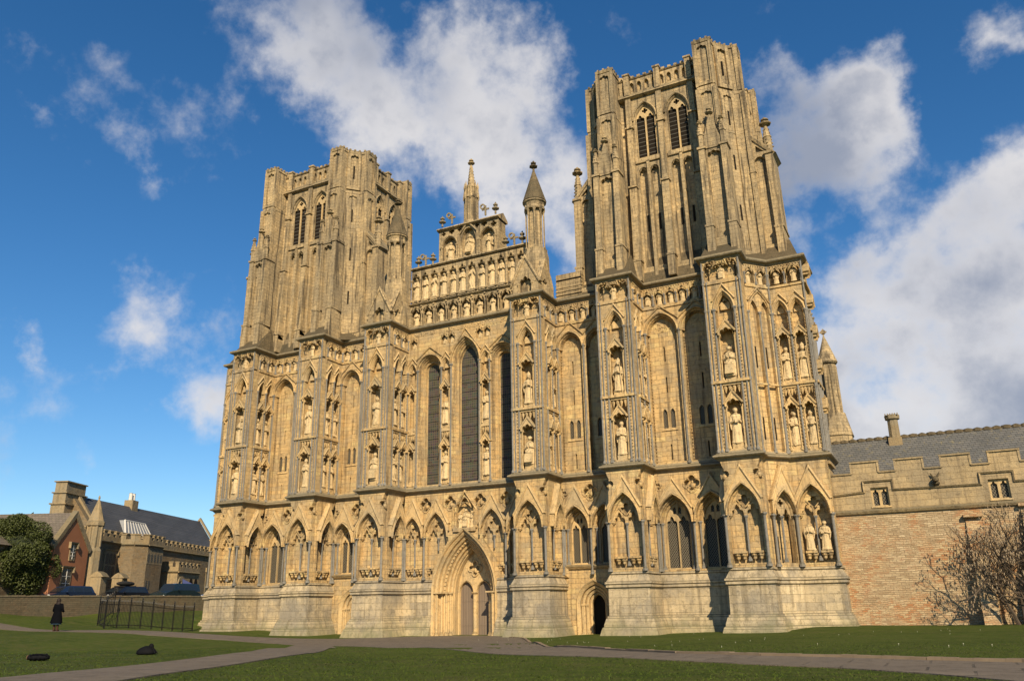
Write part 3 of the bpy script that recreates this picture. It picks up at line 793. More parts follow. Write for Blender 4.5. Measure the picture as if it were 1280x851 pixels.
# ------------------------------------------------------------------ buttresses of the front
def side_name(i): return '%s buttress from left' % ORD[i]
for i, xc in enumerate(BX):
    P = new_part('buttress', 'stone', cath); fr = Fr(xc, -PB); w = P['wall']
    outerL = i == 0; outerR = i == 5
    # solid core, set back behind the carved plates
    w.wbox(xc-HB+.40, xc+HB-.40, -PB+.40, .55, 3.2, 9.3)
    w.wbox(xc-HB+TH, xc+HB-TH, -PB+TH, .5, 9.25, 19.7)
    w.wbox(xc-HB+.35, xc+HB-.35, -PB+.35, .48, 19.66, 21.1)
    # lower front
    lower_face(P, fr, -HB, HB, [(0, .86, 'arcade')], [], True, True)
    for u in (-HB+.06, HB-.06): lower_shaft(P, fr, u, .0)
    rightf = Fr(xc+HB, 0, 0, 1); leftf = Fr(xc-HB, 0, 0, -1)      # u along the return, outward normals +X / -X
    # upper front
    upper_plate(P, fr, -HB, HB, [arch_hole(0, .5, 9.72, 17.9, 17.9+.5*2.1)])
    vs = [[2, 0], [3, 1], [5, 2], [5, 0], [2, 0], [3, 5]][i]
    upper_niche(P, fr, 0, .5, i, 'in @ niche, front of '+side_name(i), variants=vs)
    corner_shafts(P, fr, [-HB+.02, HB-.02]); corner_shafts(P, fr, [-HB+.22, HB-.22], z1=19.4, r=.04)
    for u in (-.6, .6): shaft(P['trim'], fr, u, .03, 9.62, 17.92, .06, seg=6); 
    for u in (-.71, .71): dogtooth(w, fr, u, .01, 9.9, 17.6)
    frieze(P, fr, -HB, HB, 1, 'front of '+side_name(i))
    w.box(fr, -HB-.02, HB+.02, 13.5, 13.66, -.05, .12); 
    for f, sgn, is_right in ((rightf, 1, True), (leftf, -1, False)):
        if (i == 5 and is_right) or (i == 0 and not is_right):
            # short return, then the canted stair turret
            L = 1.15; a, b = (-PB, -PB+L) if is_right else (PB-L, PB)
        else: a, b = (-PB, 0) if is_right else (0, PB)
        def cl(u): return u if is_right else -u
        lo, hi = (a+.40, b) if is_right else (a, b-.40)
        lo2, hi2 = (a+TH, b) if is_right else (a, b-TH)
        full = abs(b-a) > 2
        if full:
            uc = (lo+hi)/2
            lower_face(P, f, lo, hi, [(uc, .74, 'arcade')], [], not is_right, is_right)
            lower_shaft(P, f, hi-.06 if is_right else lo+.06, .02)
            n1, n2 = lo2+.50, hi2-.46
            upper_plate(P, f, lo2, hi2, [arch_hole(n1, .38, 9.72, 17.9, 17.9+.38*2.1), arch_hole(n2, .38, 9.72, 17.9, 17.9+.38*2.1)])
            nm = 'right side of ' if is_right else 'left side of '
            k1, k2 = ('front ', 'rear ') if is_right else ('rear ', 'front ')
            st = is_right
            upper_niche(P, f, n1, .38, i, 'in @ %sniche, ' % k1+nm+side_name(i), variants=[[3, 2], [2, 4], [3, 2], [4, None], [None, 2], [2, 2]][i], stat=st)
            upper_niche(P, f, n2, .38, i, 'in @ %sniche, ' % k2+nm+side_name(i), variants=[[2, 3], [2, 3], [2, 3], [None, 4], [4, 3], [2, 3]][i], stat=st)
            for u in (lo2+.05, (n1+n2)/2, hi2-.04): bay_shaft(P, f, u, .04, .045)
            for u in (lo2+.12, (n1+n2)/2-.1, (n1+n2)/2+.1, hi2-.13): dogtooth(w, f, u, .01, 9.9, 17.6)
            frieze(P, f, lo2, hi2, 2, nm+side_name(i), stat=st)
            w.box(f, lo2, hi2, 13.5, 13.66, -.05, .10)
        else:
            w.box(f, lo, hi, 3.4, 9.2, -.40, 0); w.box(f, lo2, hi2, 9.3, 21.0, -.3, 0)
    finish(P)

# stair turret cant and side buttress at each end
for sgn in (-1, 1):
    P = new_part('corner_buttress', 'stone', cath); w = P['wall']
    X = lambda x: sgn*x
    lab = 'at right end of front' if sgn > 0 else 'at left end of front'
    # cant from (19.79,-1.19) to (20.9,0)
    ax, ay, bx, by = 19.79, -1.19, 20.93, .08
    L = hypot(bx-ax, by-ay); dx, dy = (bx-ax)/L, (by-ay)/L
    if sgn > 0: fc = Fr(ax, ay, dx, dy)
    else: fc = Fr(-bx, by, dx, -dy)
    c = L/2
    base = [(17.9, .2), (17.9, -1.0), (19.5, -1.0), (20.6, .35), (22.6, .35), (22.6, 2.4), (17.9, 2.4)]
    for z0, z1 in ((2.9, 21.1),):
        lo = [(X(x), y+.2, z0) for x, y in base]; hi = [(X(x), y+.2, z1) for x, y in base]
        n = len(base); w.add(lo+hi, [tuple(range(n)), tuple(range(n, 2*n))]+[(k, (k+1) % n, n+(k+1) % n, n+k) for k in range(n)])
    lower_face(P, fc, 0, L, [(c, .66, 'blind')], [], False, False)
    lower_shaft(P, fc, .1); lower_shaft(P, fc, L-.1); shaft(P['trim'], fc, c, -.12, ZS+.3, 6.15, .06, seg=6)
    w.plate(fc, arch(c, .62, 6.2, 7.2)+list(reversed(trefoil(c+.31, .25, 6.0, 6.6)))+list(reversed(trefoil(c-.31, .25, 6.0, 6.6))), [quatre(c, 6.88, .2)], -.2, -.1)
    hh = []
    for cc in (c-.38, c+.38): hh.append(arch_hole(cc, .3, 9.72, 17.9, 18.7))
    upper_plate(P, fc, 0, L, hh, th=.3)
    w.box(fc, 0, L, 9.3, 19.6, -.34, -.24)
    for u in (.03, c, L-.03): bay_shaft(P, fc, u, .03, .055)
    w.box(fc, 0, L, 13.52, 13.62, -.03, .07)
    w.sweep(fc, [(.1, 18.6), (c, 19.45), (L-.1, 18.6)], HOOD); w.sweep(fc, arch(c, .68, 17.92, 19.2), HOOD)
    frieze(P, fc, 0, L, 2, 'slanting face '+lab, stat=sgn > 0)
    dk = MB()
    for cc in (c-.38, c+.38):
        for z in (10.4, 14.6): dk = MB(); dk.box(fc, cc-.05, cc+.05, z, z+1.3, -.3, -.234); dk.build('slit_window', 'dark', P['obj'])
    dk = MB(); dk.box(fc, c+.02-.35, c+.1-.35, 3.9, 5.1, -.36, -.26); dk.build('slit_window', 'dark', P['obj'])
    # west face of the side buttress
    fw = Fr(20.93, .08) if sgn > 0 else Fr(-22.93, .08)
    lower_face(P, fw, 0, 2.0, [(1.0, .80, 'arcade')], [], sgn > 0 and False, False)
    for u in (.08, 1.92): lower_shaft(P, fw, u, .02)
    hs = [arch_hole(.52, .36, 9.72, 17.9, 18.65), arch_hole(1.45, .36, 9.72, 17.9, 18.65)]
    upper_plate(P, fw, 0, 2.0, hs)
    for k, cc in enumerate((.52, 1.45)):
        upper_niche(P, fw, cc, .36, 0, 'in @ niche, %s of pair %s' % (('left', 'right')[k], lab), variants=[[2, 2], [3, 0]][k], stat=True)
    for u in (.05, .985, 1.93): bay_shaft(P, fw, u, .04, .055)
    for u in (.14, .9, 1.07, 1.84): dogtooth(w, fw, u, .01, 9.9, 17.6)
    corner_shafts(P, fw, [2.0 if sgn > 0 else 0]); corner_shafts(P, fw, [0.02 if sgn > 0 else 1.98])
    frieze(P, fw, 0, 2.0, 2, 'end face '+lab)
    w.box(fw, 0, 2.0, 13.5, 13.66, -.05, .1)
    if sgn > 0:
        for k, cc in enumerate((.6, 1.4)):
            x, y, _ = fw.p(cc, 0, -.12); statue((4, 2)[k], x, y, 4.33, 0, 1.6, 'in %s half of low arch %s' % (('left', 'right')[k], lab), 'carved figures in the niches of the west front')
    # outer side face, seen edge on with its little heads and shafts
    fs = Fr(22.93, 1.3, 0, 1) if sgn > 0 else Fr(-22.93, 1.3, 0, -1)
    w.box(fs, -.8, 1.2, 2.9, 21, -.5, -.02)
    for u in (-.9, -.1, .7): bay_shaft(P, fs, u, .06, .06)
    for z in (8.9, 13.5, 16.6, 19.6): w.box(fs, -1.2, 1.2, z, z+.16, -.1, .14)
    for z in (11.9, 14.2, 16.3, 18.2, 20.2): gab_canopy(w, fs, -.45, .4, z, -.1, .3)
    finish(P)

# ------------------------------------------------------------------ wall between the buttresses
W = new_part('screen_wall', 'stone', cath); w = W['wall']; wf = Fr(0, 0)
w.wbox(-20.5, 20.5, 1.95, 2.8, -.3, 21.15)          # body behind
for q0, q1 in ((-17.5, -13.2), (-10.8, -7.1), (7.1, 10.8), (13.2, 17.5)):
    w.wbox(q0, q1, .302, .6, 7.98, 9.25); w.wbox(q0, q1, .352, .6, 19.6, 21.1)
bounds = [(BX[k]+HB, BX[k+1]-HB) for k in range(5)]
def aisle_bay(a, b, lab, door=None):
    m = (a+b)/2; cs = [(a+m)/2, (m+b)/2]; hw = (b-a)/4-.16
    # lower
    sill = 3.5 if door is None else 4.0
    za = 6.2+min(1.58, hw*1.6)
    holes = [arch_hole(c, hw, sill+.1, 6.2, za) for c in cs]+[quatre(m, 8.42, .46)]
    out = [(a, ZS if door is None else ZS+.5), (b, ZS if door is None else ZS+.5), (b, 9.2), (a, 9.2)]
    w.plate(wf, out, holes, -.3, 0)
    carved(w, wf, m, 8.38, .42, -.22)
    for u in (a+.05, b-.05): w.sweep(wf, [p for p in (half_quatre(u, 8.42, .4, 1 if u < m else -1))], HOOD)
    w.sweep(wf, quatre(m, 8.42, .46), [(0, -.01), (-.03, .05), (-.09, .05), (-.11, -.01)], closed=True)
    for k, c in enumerate(cs):
        inner = hw-.26
        w.plate(wf, arch_hole(c, hw+.1, sill-.05, 6.2, za+.12), [arch_hole(c, inner, sill+.12, 6.2, za-.32)], -.62, -.302)
        w.sweep(wf, arch(c, hw, 6.2, za), [(.02, 0), (0, .03), (-.05, -.02), (-.08, -.16), (-.12, -.12), (-.16, -.3), (0, -.3)])
        w.sweep(wf, arch(c, inner, 6.2, za-.32), [(.12, -.3), (.06, -.26), (.02, -.3), (-.02, -.4), (-.04, -.6), (.1, -.6)])
        w.sweep(wf, arch(c, hw+.03, 6.2, za+.03), [(a_, b_+.23) for a_, b_ in HOODB])
        g = MB(); gw = hw+.12; gable_panel(g, wf, c, gw, hw, 6.2, za)
        g.sweep(wf, [(c-gw, 7.0), (c, 8.78), (c+gw, 7.0)], [(-.05, .22), (-.05, .30), (.0, .34), (.05, .32), (.08, .2), (.08, -.01)])
        finial(g, c, -.1, 8.75, .3, .11); g.build('gablet', 'stone_arch', W['obj'])
        window_lights(W['obj'], wf, c, inner+.02, sill+.12, 6.2, za-.30, -.5)
        for u in (c-hw+.1, c+hw-.1): shaft(W['trim'], wf, u, -.2, sill+.1, 6.2, .06, seg=6)
        # upper: tall blind arch with a panel, small lights and slits
        za2 = 17.88+hw*1.25
        w.plate(wf, [(c-(b-a)/4, 9.3), (c+(b-a)/4, 9.3), (c+(b-a)/4, 19.62), (c-(b-a)/4, 19.62)], [arch_hole(c, hw, 9.75, 17.88, za2)], -.35, 0)
        w.sweep(wf, arch(c, hw, 17.88, za2), [(.02, 0), (0, .03), (-.05, -.02), (-.08, -.16), (-.12, -.12), (-.16, -.34), (0, -.34)])
        w.sweep(wf, arch(c, hw+.03, 17.88, za2+.03), HOODB)
        w.sweep(wf, [(c-hw-.16, 18.65), (c, 19.6), (c+hw+.16, 18.65)], HOOD)
        dogtooth(w, wf, c-hw+.06, -.28, 9.9, 17.6); dogtooth(w, wf, c+hw-.06, -.28, 9.9, 17.6)
        dk = MB()
        lts = [arch_hole(c+s*.24, .15, 11.9, 12.8, 13.1) for s in (-1, 1)]; sl = [[(c-.05, z), (c+.05, z), (c+.05, z+h), (c-.05, z+h)] for z, h in ((9.95, .95), (14.1, 1.0), (16.1, .95))]
        w.plate(wf, [(c-hw-.02, 9.6), (c+hw+.02, 9.6), (c+hw+.02, 19.3), (c-hw-.02, 19.3)], lts+sl, -.56, -.36)
        for q in sl: dk = MB(); dk.plate(wf, q, [], -.6, -.5); dk.build('slit_window', 'dark', W['obj'])
        for q in lts:
            g = MB(); g.plate(wf, q, [], -.55, -.48); g.build('small_window', 'glass_lead', W['obj'])
        w.sweep(wf, [(c-.5, 11.84), (c+.5, 11.84)], [(-.1, -.37), (-.1, -.3), (0, -.33), (0, -.37)])
        # faint carved boss in the head
        for s in range(26): w.ball(wf.p(c+random.uniform(-.5, .5)*hw, 18.05+random.random()*hw*.6, -.35), .045, 5, 3)
    for u in (a+.07, m, b-.07):
        lower_shaft(W, wf, u, .05, .07); bay_shaft(W, wf, u, .05, .065)
    frieze(W, wf, a, b, 6 if b-a > 4 else 5, lab)
    if door is not None:
        # raised string over the door, and the door itself
        w.sweep(wf, [(a, 3.5), (a+.18, 3.5), (a+.18, 3.98), (b, 3.98)] if door > 0 else [(a, 3.98), (b-.18, 3.98), (b-.18, 3.5), (b, 3.5)], [(-.16, -.01), (-.14, .1), (0, .22), (.06, .12), (.1, -.01)])
        dc = door*8.93; dhw = 1.12
        w.plate(wf, [(a, -.4), (dc-dhw, -.4)]+arch(dc, dhw, 1.75, 3.12)+[(dc+dhw, -.4), (b, -.4), (b, 3.96), (a, 3.96)], [], -.3, -.02)
        prof = [(0, -1.0), (0, -.62), (.08, -.55), (.14, -.6), (.16, -.45), (.26, -.38), (.32, -.44), (.34, -.28), (.46, -.2), (.52, -.26), (.54, -.08), (.66, .03), (.72, .1), (.78, .03), (.78, -.1)]
        D = MB(); D.sweep(wf, arch_path(dc, .42, -.3, 1.75, 2.35, 9), prof)
        for k, (o, n) in enumerate(((.24, -.36), (.44, -.16))):
            for s in (-1, 1): shaft(D, wf, dc+s*(.42+o), n, 0, 1.75, .06, seg=6)
        do = D.build('side_portal', 'stone_arch', cath)
        d2 = MB(); d2.plate(wf, arch_hole(dc, .43, -.3, 1.75, 2.36), [], -1.02, -.93); d2.build('door' if door < 0 else 'dark_doorway', 'wood' if door < 0 else 'dark', do)  # right doorway: near-black plate instead of a leaf, shade of the unlit inside as colour
        d3 = MB(); d3.wbox(dc-1.2, dc+1.2, -.28, .3, -.3, .06); d3.build('door_step', 'stone_trim', do)
names = ['first recessed bay from left', 'second recessed bay from left', '', 'recessed bay right of great windows', 'last recessed bay on right']
aisle_bay(*bounds[0], names[0]); aisle_bay(*bounds[1], names[1], door=-1)
aisle_bay(*bounds[3], names[3], door=1); aisle_bay(*bounds[4], names[4])

# central bay -----------------------------------------------------------------------------------------
a, b = bounds[2]
cen = [(-4.0, .70), (-2.12, .82), (2.12, .82), (4.0, .70)]
qs = [-3.1, -1.15, 1.15, 3.1]
# plate with the portal arch cut out of its lower edge
ph = 2.35
def portal_outer(hw, za): return arch(0, hw, 2.62, za, 12)
out = [(a, ZS), (-2.26, ZS)]
pa = [p for p in portal_outer(2.42, 6.35) if p[1] > ZS+.02]
out += pa+[(2.26, ZS), (b, ZS), (b, 9.2), (a, 9.2)]
inside = lambda x, z: False
hol = []
P = {'wall': w, 'trim': W['trim'], 'obj': W['obj']}
for q in qs: hol.append(quatre(q, 8.42, .45))
hol.append(arch_hole(0, .70, 6.75, 7.7, 8.75))
for c, hw in cen:
    za = 6.2+hw*1.9
    if abs(c) > 3: hol.append(arch_hole(c, hw, ZS+.25, 6.2, za))
    else:
        # the portal covers the inner foot of this arch
        h = arch_hole(c, hw, 5.35, 6.2, za)
        s = 1 if c > 0 else -1
        foot = [(c+s*hw, ZS+.25), (c+s*hw-s*.12, ZS+.25), (c+s*hw-s*.4, 4.4)]
        if s > 0: h = arch(c, hw, 6.2, za)+[(c+hw, ZS+.25), (c+hw-.35, ZS+.25), (c+hw-.62, 4.5), (c-hw, 5.95)]
        else: h = [(c-hw, ZS+.25)]+arch(c, hw, 6.2, za)+[(c+hw, 5.95), (c-hw+.62, 4.5), (c-hw+.35, ZS+.25)]
        hol.append(h)
w.plate(wf, out, hol, -.3, 0)
w.plate(wf, [(a, ZS-.1), (-2.3, ZS-.1)]+[p for p in portal_outer(2.46, 6.4) if p[1] > ZS]+[(2.3, ZS-.1), (b, ZS-.1), (b, 9.3), (a, 9.3)], [], -.62, -.306)
for q in qs: carved(w, wf, q, 8.38, .42, -.22)
for q in qs: w.sweep(wf, quatre(q, 8.42, .45), [(0, -.01), (-.03, .05), (-.09, .05), (-.11, -.01)], closed=True)
for c, hw in cen:
    za = 6.2+hw*1.9; bb = 6.25
    g = MB(); gable_panel(g, wf, c, hw+.12, hw, 6.2, za, zb=6.6 if abs(c) < 3 else 6.3); g.sweep(wf, [(c-hw-.12, 7.05), (c, 8.75), (c+hw+.12, 7.05)], [(-.05, .22), (-.05, .30), (.0, .34), (.05, .32), (.08, .2), (.08, -.01)])
    g.build('gablet', 'stone_arch', W['obj'])
    w.sweep(wf, arch(c, hw+.02, 6.2, za+.03), [(a_, b_+.24) for a_, b_ in HOOD])
    w.sweep(wf, arch(c, hw, 6.2, za), [(.02, 0), (0, .03), (-.05, -.02), (-.09, -.14), (-.12, -.14), (-.14, -.29), (0, -.29)])
    ol = arch(c, hw-.03, bb, za-.06)+[(c+hw-.03, bb-.14)]+list(reversed(trefoil(c+hw/2, hw/2-.08, bb-.12, bb+.5)))+[(c+.06, bb-.14), (c-.06, bb-.14)]+list(reversed(trefoil(c-hw/2, hw/2-.08, bb-.12, bb+.5)))+[(c-hw+.03, bb-.14)]
    w.plate(wf, ol, [quatre(c, bb+.8*hw, .34*hw/.8)], -.24, -.10)
    if abs(c) > 3: shaft(W['trim'], wf, c, -.13, ZS+.35, bb-.12, .055, seg=6)
    else: shaft(W['trim'], wf, c, -.13, 5.35, bb-.12, .055, base=False, seg=6)
    for cc in ((c-hw/2, c+hw/2) if abs(c) > 3 else (c+(hw*.7 if c > 0 else -hw*.7),)):
        ww = hw/2-.08
        w.box(wf, cc-ww, cc+ww, 4.22, 4.32, -.3, .03)
        for k in range(2): w.lathe(cc-ww+2*ww*(k+.5)/2, .17, [(.03, 3.86), (.09, 3.92), (.10, 4.02), (.17, 4.10), (.18, 4.22)], 7)
for u in (-4.78, -3.1, 3.1, 4.78): lower_shaft(W, wf, u, .03, .08)
# niche over the door
w.sweep(wf, [(-.82, 6.7), (-.82, 7.9), (0, 9.02), (.82, 7.9), (.82, 6.7)], HOODB); w.sweep(wf, trefoil(0, .68, 7.7, 8.7), HOOD)
for s in (-1, 1): shaft(w, wf, s*.72, .05, 6.7, 7.75, .05, seg=6)
w.box(wf, -.85, .85, 6.5, 6.74, -.3, .16)
statue(5, 0, .12, 6.74, 0, 1.35, 'in gabled niche over the great door', 'carved figures in the niches of the west front', what='worn mother and child figure')
for s, nm in ((-1, 'left'), (1, 'right')):
    statue(3, s*.45, .16, 6.74, 0, 1.05, 'at %s side of niche over great door' % nm, 'carved figures in the niches of the west front', what='small angel figure')
# great portal
pf = Fr(0, 0)
D = MB()
prof = [(0, -1.75), (0, -1.25), (.05, -.98), (.10, -.98), (.13, -.82), (.22, -.74), (.28, -.80), (.31, -.62), (.40, -.54), (.47, -.60), (.50, -.42), (.60, -.34), (.66, -.40), (.70, -.2), (.80, -.1), (.87, -.16), (.90, .04), (1.02, .16), (1.10, .10), (1.14, .24), (1.24, .34), (1.30, .22), (1.30, -.1)]
prof = [(a_*.86, b_) for a_, b_ in prof]
D.sweep(pf, arch_path(0, 1.30, -.05, 2.62, 5.28, 12), prof)
for k, (o, n) in enumerate(((.2, -.66), (.42, -.44), (.66, -.2), (.9, .08))):
    for s in (-1, 1): shaft(D, pf, s*(1.30+o*.86), n+.02, 0, 2.64, .075, seg=8)
for s in (-1, 1): D.box(pf, s*1.98-.34, s*1.98+.34, 2.62, 2.71, -.45, .26)
for t in range(30):
    an = pi*t/29
    pp = arch(0, 1.30+.47, 2.62, 5.90, 15)
    q = pp[min(30, t)]; D.ball(pf.p(q[0], q[1], -.36), .07, 6, 4)
portal = D.build('great_portal', 'stone_arch', cath)
T = MB()
hl = [arch_hole(-.66, .52, -.02, 2.62, 3.35), arch_hole(.66, .52, -.02, 2.62, 3.35)]
T.plate(pf, arch_hole(0, 1.32, -.05, 2.62, 5.3), [h for h in hl]+[quatre(0, 4.2, .52)], -1.6, -1.35)
for c in (-.66, .66): T.sweep(pf, arch_path(c, .52, 0, 2.62, 3.35), [(0, -1.36), (.02, -1.26), (.07, -1.22), (.1, -1.36)])
T.sweep(pf, quatre(0, 4.2, .52), [(.06, -1.36), (.05, -1.28), (-.02, -1.26), (-.06, -1.36)], closed=True)
shaft(T, pf, 0, -1.28, 0, 2.66, .1, seg=8)
T.box(pf, -1.1, 1.1, 3.6, 4.9, -1.62, -1.52); carved(T, pf, 0, 4.15, .5, -1.48)
for t in range(40): T.ball(pf.p(random.uniform(-.85, .85), random.uniform(3.6, 4.8), -1.36), .05, 5, 3)
T.build('tympanum', 'stone_arch', portal)
for s in (-1, 1):
    d = MB(); d.plate(pf, arch_hole(s*.66, .53, -.02, 2.62, 3.36), [], -1.58, -1.5)
    for z in (.6, 2.1): d.box(pf, s*.66-.46, s*.66+.36, z, z+.07, -1.5, -1.485)
    d.build('door', 'wood', portal)
d = MB(); d.wbox(-2.6, 2.6, -.62, 1.2, -.3, .03); d.build('door_step', 'stone_trim', portal)
# wall filling beside and over the portal, below the sill
for s in (-1, 1):
    x0, x1 = sorted((s*2.3, s*4.85)); w.wbox(x0, x1, .02, .5, -.4, 3.4)
# three great lancets
hls = [(-2.95, .98, .58, 18.0, 19.0), (0, 1.12, .76, 18.1, 19.95), (2.95, .98, .58, 18.0, 19.0)]
holes = [arch_hole(c, ho, 9.75, zs, za) for c, ho, hi, zs, za in hls]
for s in (-1, 1):
    holes.append(arch_hole(s*1.62, .36, 9.75, 17.95, 18.7)); holes.append(arch_hole(s*4.42, .30, 9.75, 17.95, 18.6))
w.plate(wf, [(a, 9.3), (b, 9.3), (b, 20.62), (a, 20.62)], holes+[tref_hole(u, .26, 19.72, 20.2, 20.52) for u in (-4.35, -1.75, -1.15, 1.15, 1.75, 4.35)], -.4, 0)
w.box(wf, a, b, 20.6, 21.05, -.4, 0)
w.plate(wf, [(a, 9.3), (b, 9.3), (b, 21), (a, 21)], [arch_hole(c, hi, 9.82, zs, za-.42) for c, ho, hi, zs, za in hls], -.84, -.41)
for c, ho, hi, zs, za in hls:
    w.sweep(wf, arch_path(c, ho, 9.75, zs, za, 9), [(.02, 0), (0, .03), (-.05, -.02), (-.09, -.14), (-.13, -.12), (-.17, -.26), (-.22, -.24), (-.28, -.4), (0, -.4)])
    w.sweep(wf, arch_path(c, hi, 9.82, zs, za-.42, 9), [(.1, -.41), (.05, -.38), (0, -.45), (-.02, -.6), (.05, -.6)])
    w.sweep(wf, arch(c, ho+.03, zs, za+.03), HOODB)
    w.sweep(wf, [(c-ho-.14, zs+.75), (c, za+.62), (c+ho+.14, zs+.75)], HOOD)
    wn = MB(); wn.sweep(wf, arch_path(c, hi, 9.82, zs, za-.42, 9), [(.0, -.62), (-.05, -.58), (-.07, -.66), (0, -.66)])
    wo = wn.build('great_window', 'stone_arch', W['obj'])
    g = MB(); g.plate(wf, arch_hole(c, hi, 9.82, zs, za-.42), [], -.74, -.66); g.build('glass', 'glass_stain', wo)
    for s in (-1, 1):
        shaft(W['trim'], wf, c+s*(ho+.02), .04, 9.62, zs, .06, seg=6)
        dogtooth(w, wf, c+s*(ho-.12), -.16, 9.95, 17.7)
for s, nm in ((-1, 'left'), (1, 'right')):
    upper_niche(P, wf, s*1.62, .36, 0, 'in @ niche between middle and %s tall windows' % nm, variants=[[2, 4], [3, 2]][s > 0], nd=.4)
    upper_niche(P, wf, s*4.42, .30, 0, '', stat=False, nd=.4)
for k, u in enumerate((-4.35, -1.75, -1.15, 1.15, 1.75, 4.35)):
    w.sweep(wf, trefoil(u, .26, 20.2, 20.52), [(0, -.01), (0, .05), (.05, .07), (.08, -.01)])
    statue(5, u, .2, 19.72, 0, .82, '%s from left above the three tall windows' % ORD[k], 'small carved figures under the cornice', what='small figure')
for i in range(90): w.ball(wf.p(random.uniform(a+.1, b-.1), random.uniform(20.6, 20.95), 0), random.uniform(.04, .07), 5, 3)

# horizontal members ----------------------------------------------------------------------------------
def outline(p=0.0):
    """plan of the front from north (left) to south, as seen from above; the outside lies to the right of travel"""
    pts = [(-22.93, 3.2), (-22.93, .08), (-20.93, .08), (-19.79, -1.19)]
    for i, x in enumerate(BX):
        if i > 0: pts.append((x-HB, 0))
        pts += [(x-HB, -PB), (x+HB, -PB)]
        if i < 5: pts.append((x+HB, 0))
    pts += [(19.79, -1.19), (20.93, .08), (22.93, .08), (22.93, 3.2)]
    return pts
full = outline()
ledge = MB(); ledge.plan(full, [(-.5, 9.15), (0, 9.15), (.06, 9.2), (.10, 9.27), (.26, 9.33), (.30, 9.38), (.28, 9.44), (.10, 9.55), (.06, 9.66), (-.5, 9.7)])
ledge.build('ledge', 'stone_trim', cath)
cor = MB(); cor.plan(full, [(-.5, 20.98), (0, 20.98), (.05, 21.02), (.09, 21.1), (.25, 21.14), (.30, 21.2), (.30, 21.29), (.2, 21.36), (-.5, 21.6)])
cor.build('cornice', 'stone_trim', cath)
sill = MB()
PLP = [(-.5, 3.5), (.02, 3.5), (.10, 3.47), (.10, 3.38), (.02, 3.34), (.04, 3.3), (.20, 2.98), (.27, 2.94), (.27, 2.84), (.19, 2.8), (.23, 2.74), (.23, 2.66), (.12, 2.6),
       (.14, 1.16), (.22, 1.12), (.22, 1.04), (.28, 1.0), (.38, .68), (.38, .58), (.46, .52), (.62, .0), (.66, -.6), (-.5, -.6)]
segs = [full[:full.index((BX[1]+HB, 0))+1]]
i1 = full.index((BX[2]-HB, 0))
segs[0] = full[:full.index((BX[1]+HB, 0))]+[(BX[1]+HB, .0)]
mid1 = [(BX[2]-HB, 0), (BX[2]-HB, -PB), (BX[2]+HB, -PB), (BX[2]+HB, 0), (-2.38, 0)]
mid2 = [(2.38, 0), (BX[3]-HB, 0), (BX[3]-HB, -PB), (BX[3]+HB, -PB), (BX[3]+HB, 0)]
j = full.index((BX[4]-HB, 0))
segs = [segs[0], mid1, mid2, full[j:]]
for sg in segs:
    sill = MB(); sill.plan(sg, PLP); sill.build('plinth', 'stone_low', cath)
finish(W)

build_trims()
# ------------------------------------------------------------------ central gable
G = new_part('gable', 'stone_tower', cath); w = G['wall']; gf = Fr(0, 0)
x0, x1 = -4.83, 4.83
# lower tier: small figures 21.4 - 23.2
w.box(gf, x0, x1, 21.0, 26.1, -1.6, -.45)
def tier(n, z0, zs, za, ztop, proj, kind):
    wd = (x1-x0)/n; hw = wd/2-.1
    w.plate(gf, [(x0, z0), (x1, z0), (x1, ztop), (x0, ztop)], [tref_hole(x0+wd*(k+.5), hw, z0+.12, zs, za) for k in range(n)], -.45, proj)
    for k in range(n):
        c = x0+wd*(k+.5); w.sweep(gf, trefoil(c, hw, zs, za), [(0, proj-.01), (0, proj+.05), (.05, proj+.08), (.08, proj-.01)])
        w.box(gf, c-hw*.8, c+hw*.8, z0+.1, z0+.25, -.45, proj+.06)
        nm = (ORD+['seventh', 'eighth', 'ninth', 'tenth', 'eleventh', 'twelfth'])[k]
        if kind == 'apostle':
            statue((2, 3, 1, 2, 3, 2, 1, 3, 2, 3, 2, 3)[k], c, -proj+.18, z0+.25, 0, 1.92, '%s from left in upper row of gable' % nm, 'row of twelve tall figures on the gable')
        else:
            statue((3, 2, 4, 3, 2, 3, 3, 4, 2)[k % 9], c, -proj+.18, z0+.25, 0, 1.22, '%s from left in lower gable row' % nm, 'row of small figures on the gable', what='short carved stone figure')
    for k in range(n+1): shaft(w, gf, min(max(x0+wd*k, x0+.06), x1-.06), proj+.03, z0+.15, zs+.02, .05, seg=6)
tier(9, 21.3, 22.45, 22.95, 23.15, -.05, 'small')
w.sweep(gf, [(x0, 23.2), (x1, 23.2)], [(-.1, -.3), (-.08, .04), (0, .14), (.05, .12), (.12, -.3)])
for k in range(9): w.ball((x0+(x1-x0)*(k+.5)/9+.5, .02, 23.02), .09, 6, 4)
tier(12, 23.35, 25.2, 25.75, 26.0, -.22, 'apostle')
w.sweep(gf, [(x0, 26.12), (x1, 26.12)], [(-.1, -.5), (-.08, -.12), (0, -.02), (.1, -.04), (.34, -.6), (.1, -1.7), (-.1, -1.7)])
finish(G)
